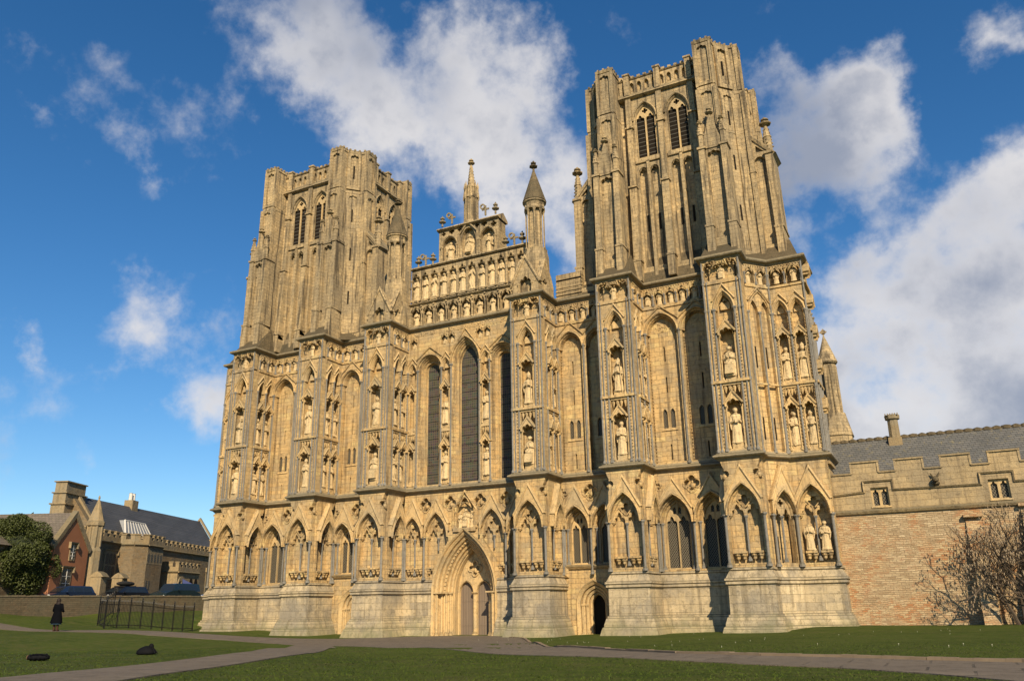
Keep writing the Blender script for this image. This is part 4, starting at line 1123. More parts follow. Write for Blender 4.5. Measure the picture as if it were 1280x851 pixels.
# raised middle with three niches
R = MB(); rh = 2.55
R.box(gf, -rh, rh, 26.1, 29.0, -1.5, -.75)
ho = [arch_hole(-1.62, .62, 26.4, 27.5, 28.25), arch_hole(1.62, .62, 26.4, 27.5, 28.25), [(x, z) for x, z in [(cos(t*pi/10)*.62, 27.55+sin(t*pi/10)*1.15) for t in range(20)]], quatre(-2.15, 28.62, .2), quatre(-1.45, 28.7, .26), quatre(-.75, 28.7, .2), quatre(2.15, 28.5, .26), quatre(1.35, 28.7, .28), quatre(.75, 28.7, .2)]
R.plate(gf, [(-rh, 26.1), (rh, 26.1), (rh, 29.0), (-rh, 29.0)], ho, -.75, -.4)
for c in (-1.62, 1.62):
    R.sweep(gf, arch(c, .64, 27.5, 28.3), [(0, -.41), (0, -.33), (.07, -.28), (.14, -.3), (.16, -.41)])
    for s in (-1, 1): shaft(R, gf, c+s*.66, -.35, 26.35, 27.5, .06, seg=6)
R.sweep(gf, [(-.72, 26.2), (-.72, 28.2), (0, 29.0), (.72, 28.2), (.72, 26.2)], [(0, -.41), (0, -.3), (.07, -.24), (.14, -.3), (.16, -.41)])
R.sweep(gf, [(-rh-.1, 28.95), (rh+.1, 28.95)], [(-.1, -.5), (-.08, -.3), (0, -.16), (.1, -.2), (.55, -1.0), (.1, -1.7), (-.1, -1.7)])
ro = R.build('gable_top', 'stone_tower', cath)
pn = MB()
pn.lathe(0, .85, [(.62, 29.1), (.6, 29.3), (.5, 29.35), (.5, 31.2), (.58, 31.25), (.5, 31.5), (.46, 32.0), (.5, 32.1), (.34, 32.2), (.30, 32.35), (.12, 34.0), (.1, 34.1)], 8)
for k in range(8):
    an = 2*pi*k/8+pi/8
    pn.tube((cos(an)*.5, .85+sin(an)*.5, 29.3), (cos(an)*.5, .85+sin(an)*.5, 32.1), .07, .07, 5); pn.lathe(cos(an)*.5, .85+sin(an)*.5, [(.08, 32.05), (.1, 32.15), (.01, 32.65)], 5)
    pn.lathe(cos(an)*.56, .85+sin(an)*.56, [(.06, 31.1), (.08, 31.3), (.01, 31.9)], 5)
for k in range(6):
    for an in (0, pi/2, pi, 3*pi/2): pn.ball((cos(an)*(.30-.035*k), .85+sin(an)*(.30-.035*k), 32.5+.26*k), .06, 5, 4)
finial(pn, 0, .85, 34.0, .75, .3, 8)
pn.build('pinnacle', 'stone_tower', ro)
for x, z, h, k in ((-2.3, 29.3, .9, 0), (-1.45, 29.35, 1.0, 1), (1.45, 29.35, 1.0, 1), (2.3, 29.3, .95, 0), (-4.4, 26.4, .95, 0), (-3.75, 26.45, 1.0, 1), (-3.1, 26.4, .95, 0), (3.1, 26.4, .95, 0), (3.8, 26.45, 1.05, 1), (4.45, 26.4, 1.0, 0)):
    f = MB()
    if k: crosslet(f, gf, x, z, -.45, h*.82)
    else: finial(f, x, .45, z, h, .3, 7)
    f.build('finial', 'stone_trim', ro if z > 28 else G['obj'])
statue(5, 0, .62, 26.55, 0, 1.8, 'enthroned in oval niche at top of gable', 'figures at the top of the gable', what='seated robed stone figure')
def angel(s):
    mb = robed(3)
    for t in (-1, 1): mb.hexa([(t*.1, .1, 1.0), (t*.5, .2, .7), (t*.5, .24, .7), (t*.1, .2, 1.0), (t*.1, .1, 1.65), (t*.62, .2, 1.75), (t*.62, .24, 1.75), (t*.1, .2, 1.65)])
    return mb
am = angel(0).build('statue', 'statue'); amd = am.data; bpy.data.objects.remove(am)
for c, nm in ((-1.62, 'left'), (1.62, 'right')):
    o = bpy.data.objects.new('statue', amd); COL.objects.link(o); o.location = (c, .62, 26.42); o.scale = (.72,)*3; o.rotation_euler = (0, 0, .35 if c < 0 else -.35)
    tag(o, 'winged angel figure in niche %s of enthroned figure' % nm, 'statue', 'figures at the top of the gable')

# spirelets on the inner buttresses, with little gabled houses at their feet
for k, xc in ((2, -5.92), (3, 5.92)):
    T = MB(); fr = Fr(xc, -PB)
    # gablets on the front and the sides
    yb = 0
    for f, wd in ((Fr(xc, -PB+.05), .95), (Fr(xc+HB-.12, -1.25, 0, 1), .9), (Fr(xc-HB+.12, -1.25, 0, -1), .9)):
        out = [(-wd, 21.3), (wd, 21.3), (wd, 22.2), (0, 23.95), (-wd, 22.2)]
        T.plate(f, out, [tref_hole(0, .42, 21.35, 22.0, 22.6)], -.4, 0); T.box(f, -.6, .6, 21.3, 22.9, -.5, -.35)
        T.sweep(f, [(-wd-.08, 22.05), (0, 23.98), (wd+.08, 22.05)], [(-.05, -.3), (-.05, .06), (.04, .1), (.1, .04), (.1, -.3)])
        for s in (-1, 1): shaft(T, f, s*.5, .0, 21.35, 22.05, .05, seg=6)
    T.wbox(xc-.65, xc+.65, -PB+.45, .2, 21.3, 23.2)
    x, y = xc*.992, -.40
    T.lathe(x, y, [(1.15, 21.5), (1.15, 22.3), (1.0, 23.2), (.92, 23.5), (.90, 24.6), (.8, 25.0), (.82, 25.15), (.62, 25.25)], 8, rot=pi/8)
    to = T.build('turret_base', 'stone_tower', cath)
    S = MB(); S.lathe(x, y, [(.5, 25.2), (.5, 28.6), (.62, 28.75)], 8, rot=pi/8)
    for q in range(8):
        an = 2*pi*q/8+pi/8
        S.lathe(x+cos(an)*.62, y+sin(an)*.62, [(.1, 25.2), (.1, 25.35), (.06, 25.45), (.06, 27.95), (.12, 28.15), (.14, 28.2)], 6)
        a2 = an+pi/8
        S.ball((x+cos(a2)*.62, y+sin(a2)*.62, 28.45), .14, 6, 4)
    S.lathe(x, y, [(.5, 28.2), (.72, 28.22), (.74, 28.35), (.68, 28.5), (.74, 28.7), (.84, 28.78), (.84, 28.86), (.6, 28.9)], 16)
    S.build('turret_shaft', 'stone_tower', to)
    C_ = MB(); C_.lathe(x, y, [(.80, 28.86), (.86, 28.9), (.08, 31.4), (.07, 31.55)], 16); finial(C_, x, y, 31.4, .85, .34, 6); C_.build('spire', 'weathering', to)

# stepped remains between the gable and the towers, nave roof behind
for s in (-1, 1):
    N = MB()
    xs = sorted((s*7.05, s*8.9)); N.wbox(xs[0], xs[1], .25, 1.4, 21.3, 23.3)
    xs = sorted((s*8.9, s*11)); N.wbox(xs[0], xs[1], .25, 1.4, 21.3, 22.0)
    for k in range(7): 
        xs = sorted((s*7.02, s*8.93)); N.wbox(xs[0], xs[1], .15+.02*k, 1.2, 21.5+k*.26, 21.62+k*.26)
    N.build('stepped_wall', 'stone_tower', cath)
B = MB(); B.wbox(-9.5, 9.5, 2.5, 60, -.3, 20.8); B.wbox(-21.3, 21.3, 2.5, 8, -.3, 21.25); B.build('nave', 'stone_tower', cath)
rf = MB(); rf.add([(-5.2, 2.6, 20.5), (5.2, 2.6, 20.5), (0, 2.6, 25.0), (-5.2, 60, 20.5), (5.2, 60, 20.5), (0, 60, 25.6)], [(0, 1, 2), (3, 5, 4), (0, 2, 5, 3), (1, 4, 5, 2), (0, 3, 4, 1)]); rf.build('nave_roof', 'slate_hall', cath)

# ------------------------------------------------------------------ towers
def tower(tx, lab):
    T = MB(); YB, YF = 7.6, .6
    HXT = 4.6
    cy = (YF+YB)/2
    T.wbox(tx-HXT, tx+HXT, YF, YB, 21.1, 36.2)
    root = T.build('tower', 'stone_tower', cath)
    # weathering skirt on the front
    S = MB()
    for f in (Fr(tx, 0), ):
        for (u0, u1) in ((-2.45, 2.45),):
            S.hexa([f.p(u0, 21.3, .02), f.p(u1, 21.3, .02), f.p(u1, 21.3, -.8), f.p(u0, 21.3, -.8), f.p(u0, 21.5, -.02), f.p(u1, 21.5, -.02), f.p(u1, 23.5, -.66), f.p(u0, 23.5, -.66)])
    for s in (-1, 1):   # small skirts at the feet of the corner buttresses
        x = tx+s*3.37
        S.hexa([(x-1.15, -2.3, 21.3), (x+1.15, -2.3, 21.3), (x+1.15, 0, 21.3), (x-1.15, 0, 21.3), (x-1.1, -2.28, 21.42), (x+1.1, -2.28, 21.42), (x+.8, -.5, 23.4), (x-.8, -.5, 23.4)])
        q = tx+s*6.2
        S.hexa([(q-1.3, .0, 21.3), (q+1.3, .0, 21.3), (q+1.3, 2.6, 21.3), (q-1.3, 2.6, 21.3), (q-1.3, .05, 21.42), (q+1.3, .05, 21.42), (q+.9, 1.0, 22.9), (q-.9, 1.0, 22.9)])
        S.hexa([(tx+s*4.3, -1.1, 21.3), (tx+s*5.7, -.1, 21.3), (tx+s*5.0, 1.2, 21.3), (tx+s*4.0, .5, 21.3), (tx+s*4.3, -1.0, 21.4), (tx+s*5.7, .0, 21.4), (tx+s*5.0, 1.2, 22.8), (tx+s*4.0, .5, 22.8)])
    S.build('weathered_slope', 'weathering', root)
    sides = [Fr(tx, YF), Fr(tx+HXT, 4.25, 0, 1), Fr(tx-HXT, 4.25, 0, -1)]
    for f in sides:
        F = MB()
        west = f is sides[0]
        span = 2.5 if west else 2.0; hb = .78 if west else .66; q4_ = .4 if west else .34; w3 = .31 if west else .26
        # two belfry bays with blind panels below
        cs = (-1.15, 1.15) if west else (-.98, .98)
        holes = [arch_hole(c, hb, 30.85, 34.05, 35.3) for c in cs]
        F.plate(f, [(-span, 21.2), (span, 21.2), (span, 36.0), (-span, 36.0)], [], -.02, .02)
        pl = MB()
        pl.plate(f, [(-span, 22.0), (span, 22.0), (span, 35.95), (-span, 35.95)], holes+[arch_hole(c+s*q4_, w3, 22.6, 29.85, 30.25) for c in cs for s in (-1, 1)], .02, .34)
        for c in cs:
            pl.sweep(f, arch(c, hb+.02, 34.05, 35.33), [(0, .33), (0, .42), (.06, .47), (.12, .42), (.14, .33)])
            pl.sweep(f, arch_path(c, hb, 30.85, 34.05, 35.3), [(.01, .34), (-.06, .27), (-.1, .3), (-.14, .18), (0, .18)])
            pl.box(f, c-hb-.08, c+hb+.08, 30.55, 30.9, .1, .46)
            pl.box(f, c-.1, c+.1, 21.6, 30.6, .3, .46)
            for s in (-1, 1): pl.sweep(f, trefoil(c+s*q4_, w3-.01, 29.8, 30.2), [(0, .2), (.02, .3), (.05, .34)])
        po = pl.build('tower_panelling', 'stone_tower', root)
        for c in cs:
            bw = MB()
            bw.plate(f, arch_hole(c, hb, 30.85, 34.05, 35.28), [tref_hole(c-hb*.48, hb*.41, 30.95, 33.95, 34.5), tref_hole(c+hb*.48, hb*.41, 30.95, 33.95, 34.5), quatre(c, 34.78, .22)], .10, .20)
            bo = bw.build('belfry_window', 'stone_arch', root)
            lv = MB()
            for k in range(11):
                z = 31.0+k*.33
                lv.hexa([f.p(c-hb+.05, z, .08), f.p(c+hb-.05, z, .08), f.p(c+hb-.05, z+.16, -.25), f.p(c-hb+.05, z+.16, -.25), f.p(c-hb+.05, z+.06, .1), f.p(c+hb-.05, z+.06, .1), f.p(c+hb-.05, z+.22, -.25), f.p(c-hb+.05, z+.22, -.25)])
            lv.build('louvres', 'louvre', bo)
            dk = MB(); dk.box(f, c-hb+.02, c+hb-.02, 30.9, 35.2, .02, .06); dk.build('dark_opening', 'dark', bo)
            for s in (-1, 1): dk = MB(); dk.box(f, c+s*q4_-.07, c+s*q4_+.07, 25.4, 26.6, .02, .05); dk.build('slit_window', 'dark', root)
        # ribs
        for u in ((0, -2.25, 2.25) if west else (0, -1.8, 1.8)):
            rb = MB(); r = .24 if west else .16
            rb.hexa([f.p(u-r, 21.5, -.2), f.p(u+r, 21.5, -.2), f.p(u+r, 21.5, 1.0), f.p(u-r, 21.5, 1.0), f.p(u-r, 22.6, -.2), f.p(u+r, 22.6, -.2), f.p(u+r, 23.0, .95), f.p(u-r, 23.0, .95)])
            rb.hexa([f.p(u-r, 22.6, 0), f.p(u+r, 22.6, 0), f.p(u+r, 22.6, .9), f.p(u-r, 22.6, .9), f.p(u-r, 28.6, 0), f.p(u+r, 28.6, 0), f.p(u+r, 28.6, .72), f.p(u-r, 28.6, .72)])
            rb.hexa([f.p(u-r*.85, 28.6, 0), f.p(u+r*.85, 28.6, 0), f.p(u+r*.85, 28.6, .62), f.p(u-r*.85, 28.6, .62), f.p(u-r*.8, 35.9, 0), f.p(u+r*.8, 35.9, 0), f.p(u+r*.8, 35.9, .5), f.p(u-r*.8, 35.9, .5)])
            for z, d in ((22.95, .99), (28.6, .82), (33.4, .64)): rb.box(f, u-r-.06, u+r+.06, z, z+.12, 0, d)
            rb.build('rib', 'stone_tower', root)
        # parapet
        pp = MB()
        pp.sweep(f, [(-3.4 if west else -2.6, 36.0), (3.4 if west else 2.6, 36.0)], [(-.12, 0), (-.1, .45), (.0, .62), (.08, .6), (.42, .32), (.42, -.3), (-.12, -.3)])
        nn = 12 if west else 9; hp = 3.3 if west else 2.5; ww = 2*hp/nn
        pp.plate(f, [(-hp, 36.3), (hp, 36.3), (hp, 37.55), (-hp, 37.55)], [arch_hole(-hp+ww*(k+.5), ww*.30, 36.5, 37.05, 37.3, 4) for k in range(nn)], .1, .34)
        pp.box(f, -hp, hp, 36.3, 37.5, -.15, .12)
        pp.sweep(f, [(-hp-.05, 37.6), (hp+.05, 37.6)], [(-.06, -.2), (-.05, .4), (.02, .46), (.06, .4), (.1, -.2)])
        for k in range(int(hp*4.5)): pp.box(f, -hp+.1+k*.457-.11, -hp+.1+k*.457+.11, 37.68, 37.86, .05, .36)
        for u in ((-2.25, 0, 2.25) if west else (-1.8, 0, 1.8)): pp.box(f, u-.2, u+.2, 36.2, 37.9, .0, .56); x, y, _ = f.p(u, 0, .3); pp.box(f, u-.26, u+.26, 37.86, 38.0, .0, .62)
        pp.build('parapet', 'stone_tower', root)
    # corner turrets: an octagon-like mass with ribs
    for sx in (-1, 1):
        for sy in (-1, 1):
            cx, cyy = tx+sx*3.62, (1.15 if sy < 0 else 6.7); kb_ = 1 if sy < 0 else .62
            # local axes: a outward along x, b outward along y
            def Q(a, b): return (cx+sx*a, cyy+sy*b*kb_)
            poly = [(-1.3, .45), (-.72, .75), (-.66, 2.1), (.5, 2.1), (.58, 1.45), (1.35, .62), (1.9, .55), (1.9, -.62), (.75, -.7), (.5, -1.3), (-1.3, -1.3)]
            c = MB()
            def prism(pts, z0, z1, k0=1.0, k1=1.0):
                lo = [(*Q(a*k0, b*k0), z0) for a, b in pts]; hi = [(*Q(a*k1, b*k1), z1) for a, b in pts]; n = len(pts)
                c.add(lo+hi, [tuple(range(n)), tuple(range(n, 2*n))]+[(i, (i+1) % n, n+(i+1) % n, n+i) for i in range(n)])
            prism(poly, 21.1, 34.3); prism(poly, 34.25, 38.0, .96, .95)
            prism(poly, 34.15, 34.4, 1.03, 1.02); prism(poly, 37.9, 38.12, 1.03, 1.06); prism(poly, 31.0, 31.14, 1.02, 1.02)
            # panelled faces of the two piers, with ribs between the panels
            fw_ = Fr(cx-.08*sx, cyy+sy*2.1*kb_, 1 if sy < 0 else -1, 0)
            fs_ = Fr(cx+sx*1.9, cyy, 0, sx)
            for f, hw, off in ((fw_, .58, 0), (fs_, .58*kb_, 0)):
                for z0, z1, k in ((22.5, 34.1, 1.0), (34.5, 37.85, .95)):
                    w2 = hw*k; d0 = -.1 if k < 1 else -.02; hs = [tref_hole(0, w2-.2, z0+.25 if k < 1 else 30.0, z1-.55, z1-.15)]
                    c.plate(f, [(-w2, z0), (w2, z0), (w2, z1), (-w2, z1)], hs, d0, d0+.14)
                for s2 in (-1, 1):
                    c.box(f, s2*hw-.1, s2*hw+.1, 22, 34.15, -.1, .2); c.box(f, s2*hw*.95-.08, s2*hw*.95+.08, 34.4, 37.9, -.2, .08)
                    c.box(f, s2*hw-.14, s2*hw+.14, 27.9, 28.05, -.1, .26)
            a0, b0_ = Q(.58, 1.45); a1, b1_ = Q(1.35, .62)
            if sx*sy < 0: L_ = hypot(a1-a0, b1_-b0_); fd = Fr(a0, b0_, (a1-a0)/L_, (b1_-b0_)/L_)
            else: L_ = hypot(a1-a0, b1_-b0_); fd = Fr(a1, b1_, (a0-a1)/L_, (b0_-b1_)/L_)
            for k_, (z0, z1) in enumerate(((22, 34.1), (34.5, 37.85))):
                c.plate(fd, [(0, z0), (L_, z0), (L_, z1), (0, z1)], [tref_hole(L_/2, L_/2-.24, z0+.3, z1-.5, z1-.15)], -.04, .1)
            sl_ = MB()
            for z in (24.5, 28.2, 31.6, 35.6): sl_.box(fd, L_/2-.06, L_/2+.06, z, z+1.1, -.06, .03)
            pts = [Q(a*1.02, b*1.02) for a, b in poly[1:8]]
            for (xa, ya), (xb, yb) in zip(pts, pts[1:]):
                L = hypot(xb-xa, yb-ya); n = max(1, int(L/.3))
                for k in range(n):
                    t = (k+.5)/n; x, y = xa+(xb-xa)*t, ya+(yb-ya)*t; c.wbox(x-.07, x+.07, y-.07, y+.07, 38.1, 38.24)
            co = c.build('corner_turret', 'stone_tower', root)
            sl_.build('slit_window', 'dark', co)
            # projecting fins (west/east and north/south) with gablet and pinnacle
            for ax in (0,):
                if sy > 0: continue
                f0 = Fr(cx, cyy-2.15+.02) if ax == 0 else None
                fin = MB()
                if ax == 0:
                    f = Fr(cx, cyy-2.1); tipn = .62
                    hwf = .92
                else:
                    f = Fr(cx+sx*1.75, cyy+sy*.0+.25*sy, 0, sx); hwf = .85; tipn = 1.5
                for s in (-1, 1):
                    u = s*(hwf-.22)
                    fin.hexa([f.p(u-.24, 21.4, -.4), f.p(u+.24, 21.4, -.4), f.p(u+.24, 21.4, tipn+.3), f.p(u-.24, 21.4, tipn+.3), f.p(u-.24, 23.4, -.4), f.p(u+.24, 23.4, -.4), f.p(u+.24, 23.7, tipn+.22), f.p(u-.24, 23.7, tipn+.22)])
                    fin.hexa([f.p(u-.2, 23.6, -.4), f.p(u+.2, 23.6, -.4), f.p(u+.2, 23.6, tipn+.15), f.p(u-.2, 23.6, tipn+.15), f.p(u-.2, 29.6, -.4), f.p(u+.2, 29.6, -.4), f.p(u+.2, 29.4, tipn+.02), f.p(u-.2, 29.4, tipn+.02)])
                    fin.box(f, u-.28, u+.28, 23.62, 23.76, -.3, tipn+.26); fin.box(f, u-.28, u+.28, 29.3, 29.46, -.3, tipn+.1)
                    x, y, _ = f.p(u, 0, tipn-.12)
                    fin.lathe(x, y, [(.2, 29.4), (.2, 30.3), (.26, 30.35), (.24, 30.45), (.05, 31.4)], 6); finial(fin, x, y, 31.1, .5, .22, 6)
                    for k in range(4):
                        for an in (0, pi/2, pi, -pi/2): fin.ball((x+cos(an)*(.2-.04*k), y+sin(an)*(.2-.04*k), 30.6+.2*k), .05, 5, 3)
                fin.plate(f, [(-hwf+.1, 21.6), (hwf-.1, 21.6), (hwf-.1, 29.5), (-hwf+.1, 29.5)], [tref_hole(0, hwf-.5, 22.9, 28.7, 29.15)], tipn-.35, tipn-.12)
                fin.box(f, -hwf+.12, hwf-.12, 21.5, 29.4, -.4, tipn-.36)
                # steep gablet over the panel and a coping sloping back up to the turret
                fin.plate(f, [(-hwf+.2, 29.3), (hwf-.2, 29.3), (.1, 31.6), (0, 31.8), (-.1, 31.6)], [], tipn-.3, tipn-.05)
                x, y, _ = f.p(0, 0, tipn-.15); finial(fin, x, y, 31.6, .85, .3, 7)
                fin.add([f.p(-.28, 29.4, tipn-.2), f.p(.28, 29.4, tipn-.2), f.p(.28, 31.9 if ax else 32.4, -.3), f.p(-.28, 31.9 if ax else 32.4, -.3), f.p(-.28, 29.0, -.3), f.p(.28, 29.0, -.3)], [(0, 1, 2, 3), (0, 3, 4), (1, 5, 2), (0, 4, 5, 1), (3, 2, 5, 4)])
                fin.build('pinnacled_buttress', 'stone_tower', root)
                # little niche statue in the fin seen on the north tower
    # side buttress: wide, panelled, with a raking top and an end pinnacle
    for s in (-1, 1):
        sb = MB(); f = Fr(tx+s*4.9, .95) if s > 0 else Fr(tx+s*4.9, .95)
        U = lambda u: s*u
        def pg(pts, h, n0, n1):
            pts = [(U(a), b) for a, b in pts]; h = [[(U(a), b) for a, b in q] for q in h]; sb.plate(f, pts, h, n0, n1)
        pg([(-.3, 21.4), (2.0, 21.4), (2.0, 29.1), (-.3, 31.9)], [], -1.5, .0)
        pg([(-.3, 21.9), (2.0, 21.9), (2.0, 29.0), (-.3, 31.7)], [arch_hole(.28, .34, 22.7, 28.9, 29.3), arch_hole(1.14, .34, 22.7, 28.7, 29.1), [(.0, 29.7), (.7, 29.7), (.55, 30.35), (.05, 30.9)], [(.95, 29.45), (1.5, 29.4), (1.0, 29.95)]], 0, .22)
        sb.sweep(f, [(U(-.3), 31.95), (U(2.1), 29.05)], [(-.12*s, -1.55), (-.12*s, .3), (.06*s, .36), (.14*s, .2), (.2*s, -1.55)])
        for u, d in ((1.75, .3),):
            u0, u1 = sorted((U(u-.22), U(u+.26)))
            sb.hexa([f.p(u0, 21.4, -1.5), f.p(u1, 21.4, -1.5), f.p(u1, 21.4, d+.3), f.p(u0, 21.4, d+.3), f.p(u0, 23.6, -1.5), f.p(u1, 23.6, -1.5), f.p(u1, 23.8, d+.2), f.p(u0, 23.8, d+.2)])
            sb.box(f, u0, u1, 23.7, 29.3, -1.5, d+.05); sb.box(f, u0-.06, u1+.06, 23.7, 23.84, -1.55, d+.22); sb.box(f, u0-.06, u1+.06, 29.1, 29.26, -.6, d+.14)
            x, y, _ = f.p(U(u+.02), 0, 0)
            sb.lathe(x, y, [(.27, 29.2), (.25, 30.4), (.3, 30.45), (.24, 30.6), (.08, 31.5)], 8)
            for k in range(6):
                for an in (0, pi/2, pi, -pi/2): sb.ball((x+cos(an)*(.3-.03*k), y+sin(an)*(.3-.03*k), 29.7+.27*k), .07, 5, 3)
            finial(sb, x, y, 31.1, .95, .42, 8)
        sb.build('raking_buttress', 'stone_tower', root)
    return root
tn = tower(-15.34, 'left'); ts = tower(15.34, 'right')
def reshape(o, kz, kx, ctr):
    for q in [o]+list(o.children_recursive):
        for v_ in q.data.vertices:
            if v_.co.z > 21: t_ = (v_.co.z-21)/17; v_.co.z = 21+(v_.co.z-21)*kz; v_.co.x = ctr+(v_.co.x-ctr)*(1-(1-kx)*t_)-.12*t_
reshape(ts, .962, .975, 15.34)
tn['label'] = 'left tower, partly bleached and seen at a slant'; ts['label'] = 'right tower, nearer and taller in the picture'

# transept turret and roof seen past the right end
TB = MB(); q = CAM+raydir(1046, 552)*1; 
def atdist(u, v, d):
    r = raydir(u, v); k = d/hypot(r.x, r.y); return CAM+r*k
b0 = atdist(1048, 553, 72)
zt = atdist(1031, 415, 72).z; zc = atdist(1037, 455, 72).z; zs = atdist(1044, 518, 72).z
tx, ty = b0.x, b0.y
TB.lathe(tx, ty, [(1.25, 0), (1.25, zs-2.0), (1.35, zs-1.9), (.95, zs-.2), (.92, zs)], 8, rot=pi/8)
TB.lathe(tx, ty, [(.66, zs-.2), (.62, zc-.1), (.78, zc), (.84, zc+.12)], 8, rot=pi/8)
for k in range(8):
    an = 2*pi*k/8+pi/8; TB.tube((tx+cos(an)*.66, ty+sin(an)*.66, zs), (tx+cos(an)*.62, ty+sin(an)*.62, zc-.2), .1, .1, 6)
TB.lathe(tx, ty, [(.84, zc+.1), (.07, zt-.4)], 12); crosslet(TB, Fr(tx, ty), tx-tx, zt-.5, 0, .8)
to = TB.build('transept_turret', 'stone_tower', cath)
TR = MB(); r0 = atdist(1022, 480, 80); r1 = atdist(1046, 560, 80)
TR.wbox(r0.x-8, r0.x+1.1, r0.y-2, r0.y+10, 0, r1.z+2.0); TR.add([(r0.x-8, r0.y-2, r1.z+2), (r0.x+1.1, r0.y-2, r1.z+2), (r0.x+1.1, r0.y+10, r1.z+2), (r0.x-8, r0.y+10, r1.z+2), (r0.x-8, r0.y+4, r0.z), (r0.x+.5, r0.y+4, r0.z)], [(0, 1, 5, 4), (1, 2, 5), (2, 3, 4, 5), (3, 0, 4)])
TR.build('transept_roof', 'slate_hall', cath)
# ------------------------------------------------------------------ cloister range on the right
CL = thing('cloister_range', 'battlemented stone range with patched brick lower wall and slate roof at right', 'building', (23, 1, .5))
YC = 1.0; cf = Fr(0, YC)
b = MB(); b.wbox(22.2, 60, YC, YC+1, -.5, 6.2); b.build('brick_wall', 'redbrick', CL)
b = MB(); win = [(25.27, .44), (30.88, .46)]
hs = [[(c-w_, 6.5), (c+w_, 6.5), (c+w_, 7.52), (c-w_, 7.52)] for c, w_ in win+[(36.3, .46)]]
b.plate(cf, [(22.3, 6.2), (60, 6.2), (60, 8.3), (22.3, 8.3)], hs, -.45, .03)
b.sweep(cf, [(22.3, 6.28), (60, 6.28)], [(-.14, -.02), (-.12, .12), (.0, .20), (.10, .05), (.10, 0)])
# stepped hood string over the windows
path = [(22.3, 7.16)]
for c, w_ in win+[(36.3, .46)]: path += [(c-w_-.32, 7.30), (c-w_-.32, 7.86), (c+w_+.25, 7.86), (c+w_+.25, 7.35)]
path += [(60, 7.4)]
b.sweep(cf, path, [(-.05, .02), (-.04, .1), (.03, .16), (.06, .04), (.06, .02)])
wl = b.build('wall', 'cloister', CL)
b = MB(); x = 24.0; k = 0
while x < 58:
    w_ = 1.36
    b.plate(cf, [(x, 8.28), (x+w_, 8.28), (x+w_, 8.92), (x, 8.92)], [], -.4, .02)
    b.sweep(cf, [(x-.06, 8.94), (x+w_+.06, 8.94)], [(-.04, -.46), (-.04, .1), (.02, .1), (.08, -.1), (.08, -.46)])
    b.sweep(cf, [(x+w_, 8.34), (x+w_+.86, 8.34)], [(-.04, -.46), (-.04, .1), (.02, .1), (.08, -.1), (.08, -.46)])
    for e in (x, x+w_): b.box(cf, e-.05, e+.05, 8.34, 8.94, -.42, .06)
    x += w_+.86
b.sweep(cf, [(22.3, 8.34), (24.0, 8.34)], [(-.04, -.46), (-.04, .1), (.02, .1), (.08, -.1), (.08, -.46)])
b.build('battlement', 'cloister', CL)
for c, w_ in win+[(36.3, .46)]:
    f = MB(); hw = w_/2-.08
    f.plate(cf, [(c-w_, 6.5), (c+w_, 6.5), (c+w_, 7.52), (c-w_, 7.52)], [tref_hole(c-w_/2+.01, hw, 6.58, 7.15, 7.44), tref_hole(c+w_/2-.01, hw, 6.58, 7.15, 7.44)], -.22, -.12)
    f.box(cf, c-w_-.05, c+w_+.05, 6.44, 6.52, -.3, .08)
    fo = f.build('window', 'stone_arch', CL)
    g = MB(); g.box(cf, c-w_, c+w_, 6.52, 7.5, -.3, -.25); g.build('glass', 'glass_lead', fo)
r = MB()
r.add([(22.3, YC+.8, 7.9), (60, YC+.8, 7.9), (60, 4.7, 10.75), (22.3, 4.7, 10.75), (22.3, 8.6, 7.9), (60, 8.6, 7.9), (22.3, YC+.8, 7.7), (60, YC+.8, 7.7), (22.3, 8.6, 7.7), (60, 8.6, 7.7)], [(0, 1, 2, 3), (3, 2, 5, 4), (0, 6, 7, 1), (6, 8, 9, 7), (4, 5, 9, 8), (0, 3, 4, 8, 6), (1, 7, 9, 5, 2)])
ro = r.build('roof', 'slate', CL)
r = MB()
for i in range(80): r.lathe(22.6+i*.47, 4.7, [(.03, 10.62), (.13, 10.70), (.11, 10.84+random.uniform(-.02, .03)), (.02, 10.9)], 6, 2.1, 1)
r.build('ridge_tiles', 'weathering', ro)
r = MB(); xch = 26.35; zc_ = 10.15
r.wbox(xch-.36, xch+.36, 4.15, 4.85, 10.0, 10.7); r.lathe(xch, 4.5, [(.33, 10.5), (.30, 11.75), (.42, 11.8), (.44, 12.0), (.36, 12.05)], 8, rot=pi/8)
for k in range(6): r.wbox(xch-.36+k*.13, xch-.30+k*.13, 4.1, 4.2, 12.0, 12.1)
r.build('chimney', 'hall_dress', CL)
r = MB(); gx = 28.05
r.ball((gx, YC-.25, 7.7), .17, 9, 7, (1, 1.2, 1)); r.ball((gx, YC-.42, 7.62), .1, 7, 5, (1, 1.3, .7)); r.tube((gx-.12, YC-.1, 7.85), (gx-.2, YC-.15, 8.05), .06, .02); r.tube((gx+.12, YC-.1, 7.85), (gx+.2, YC-.15, 8.05), .06, .02)
r.tube((gx, YC, 7.45), (gx, YC-.3, 7.55), .15, .1, 8); r.ball((gx-.12, YC-.2, 7.5), .08, 6, 5); r.ball((gx+.12, YC-.2, 7.5), .08, 6, 5)
r.build('grotesque', 'weathering', CL)
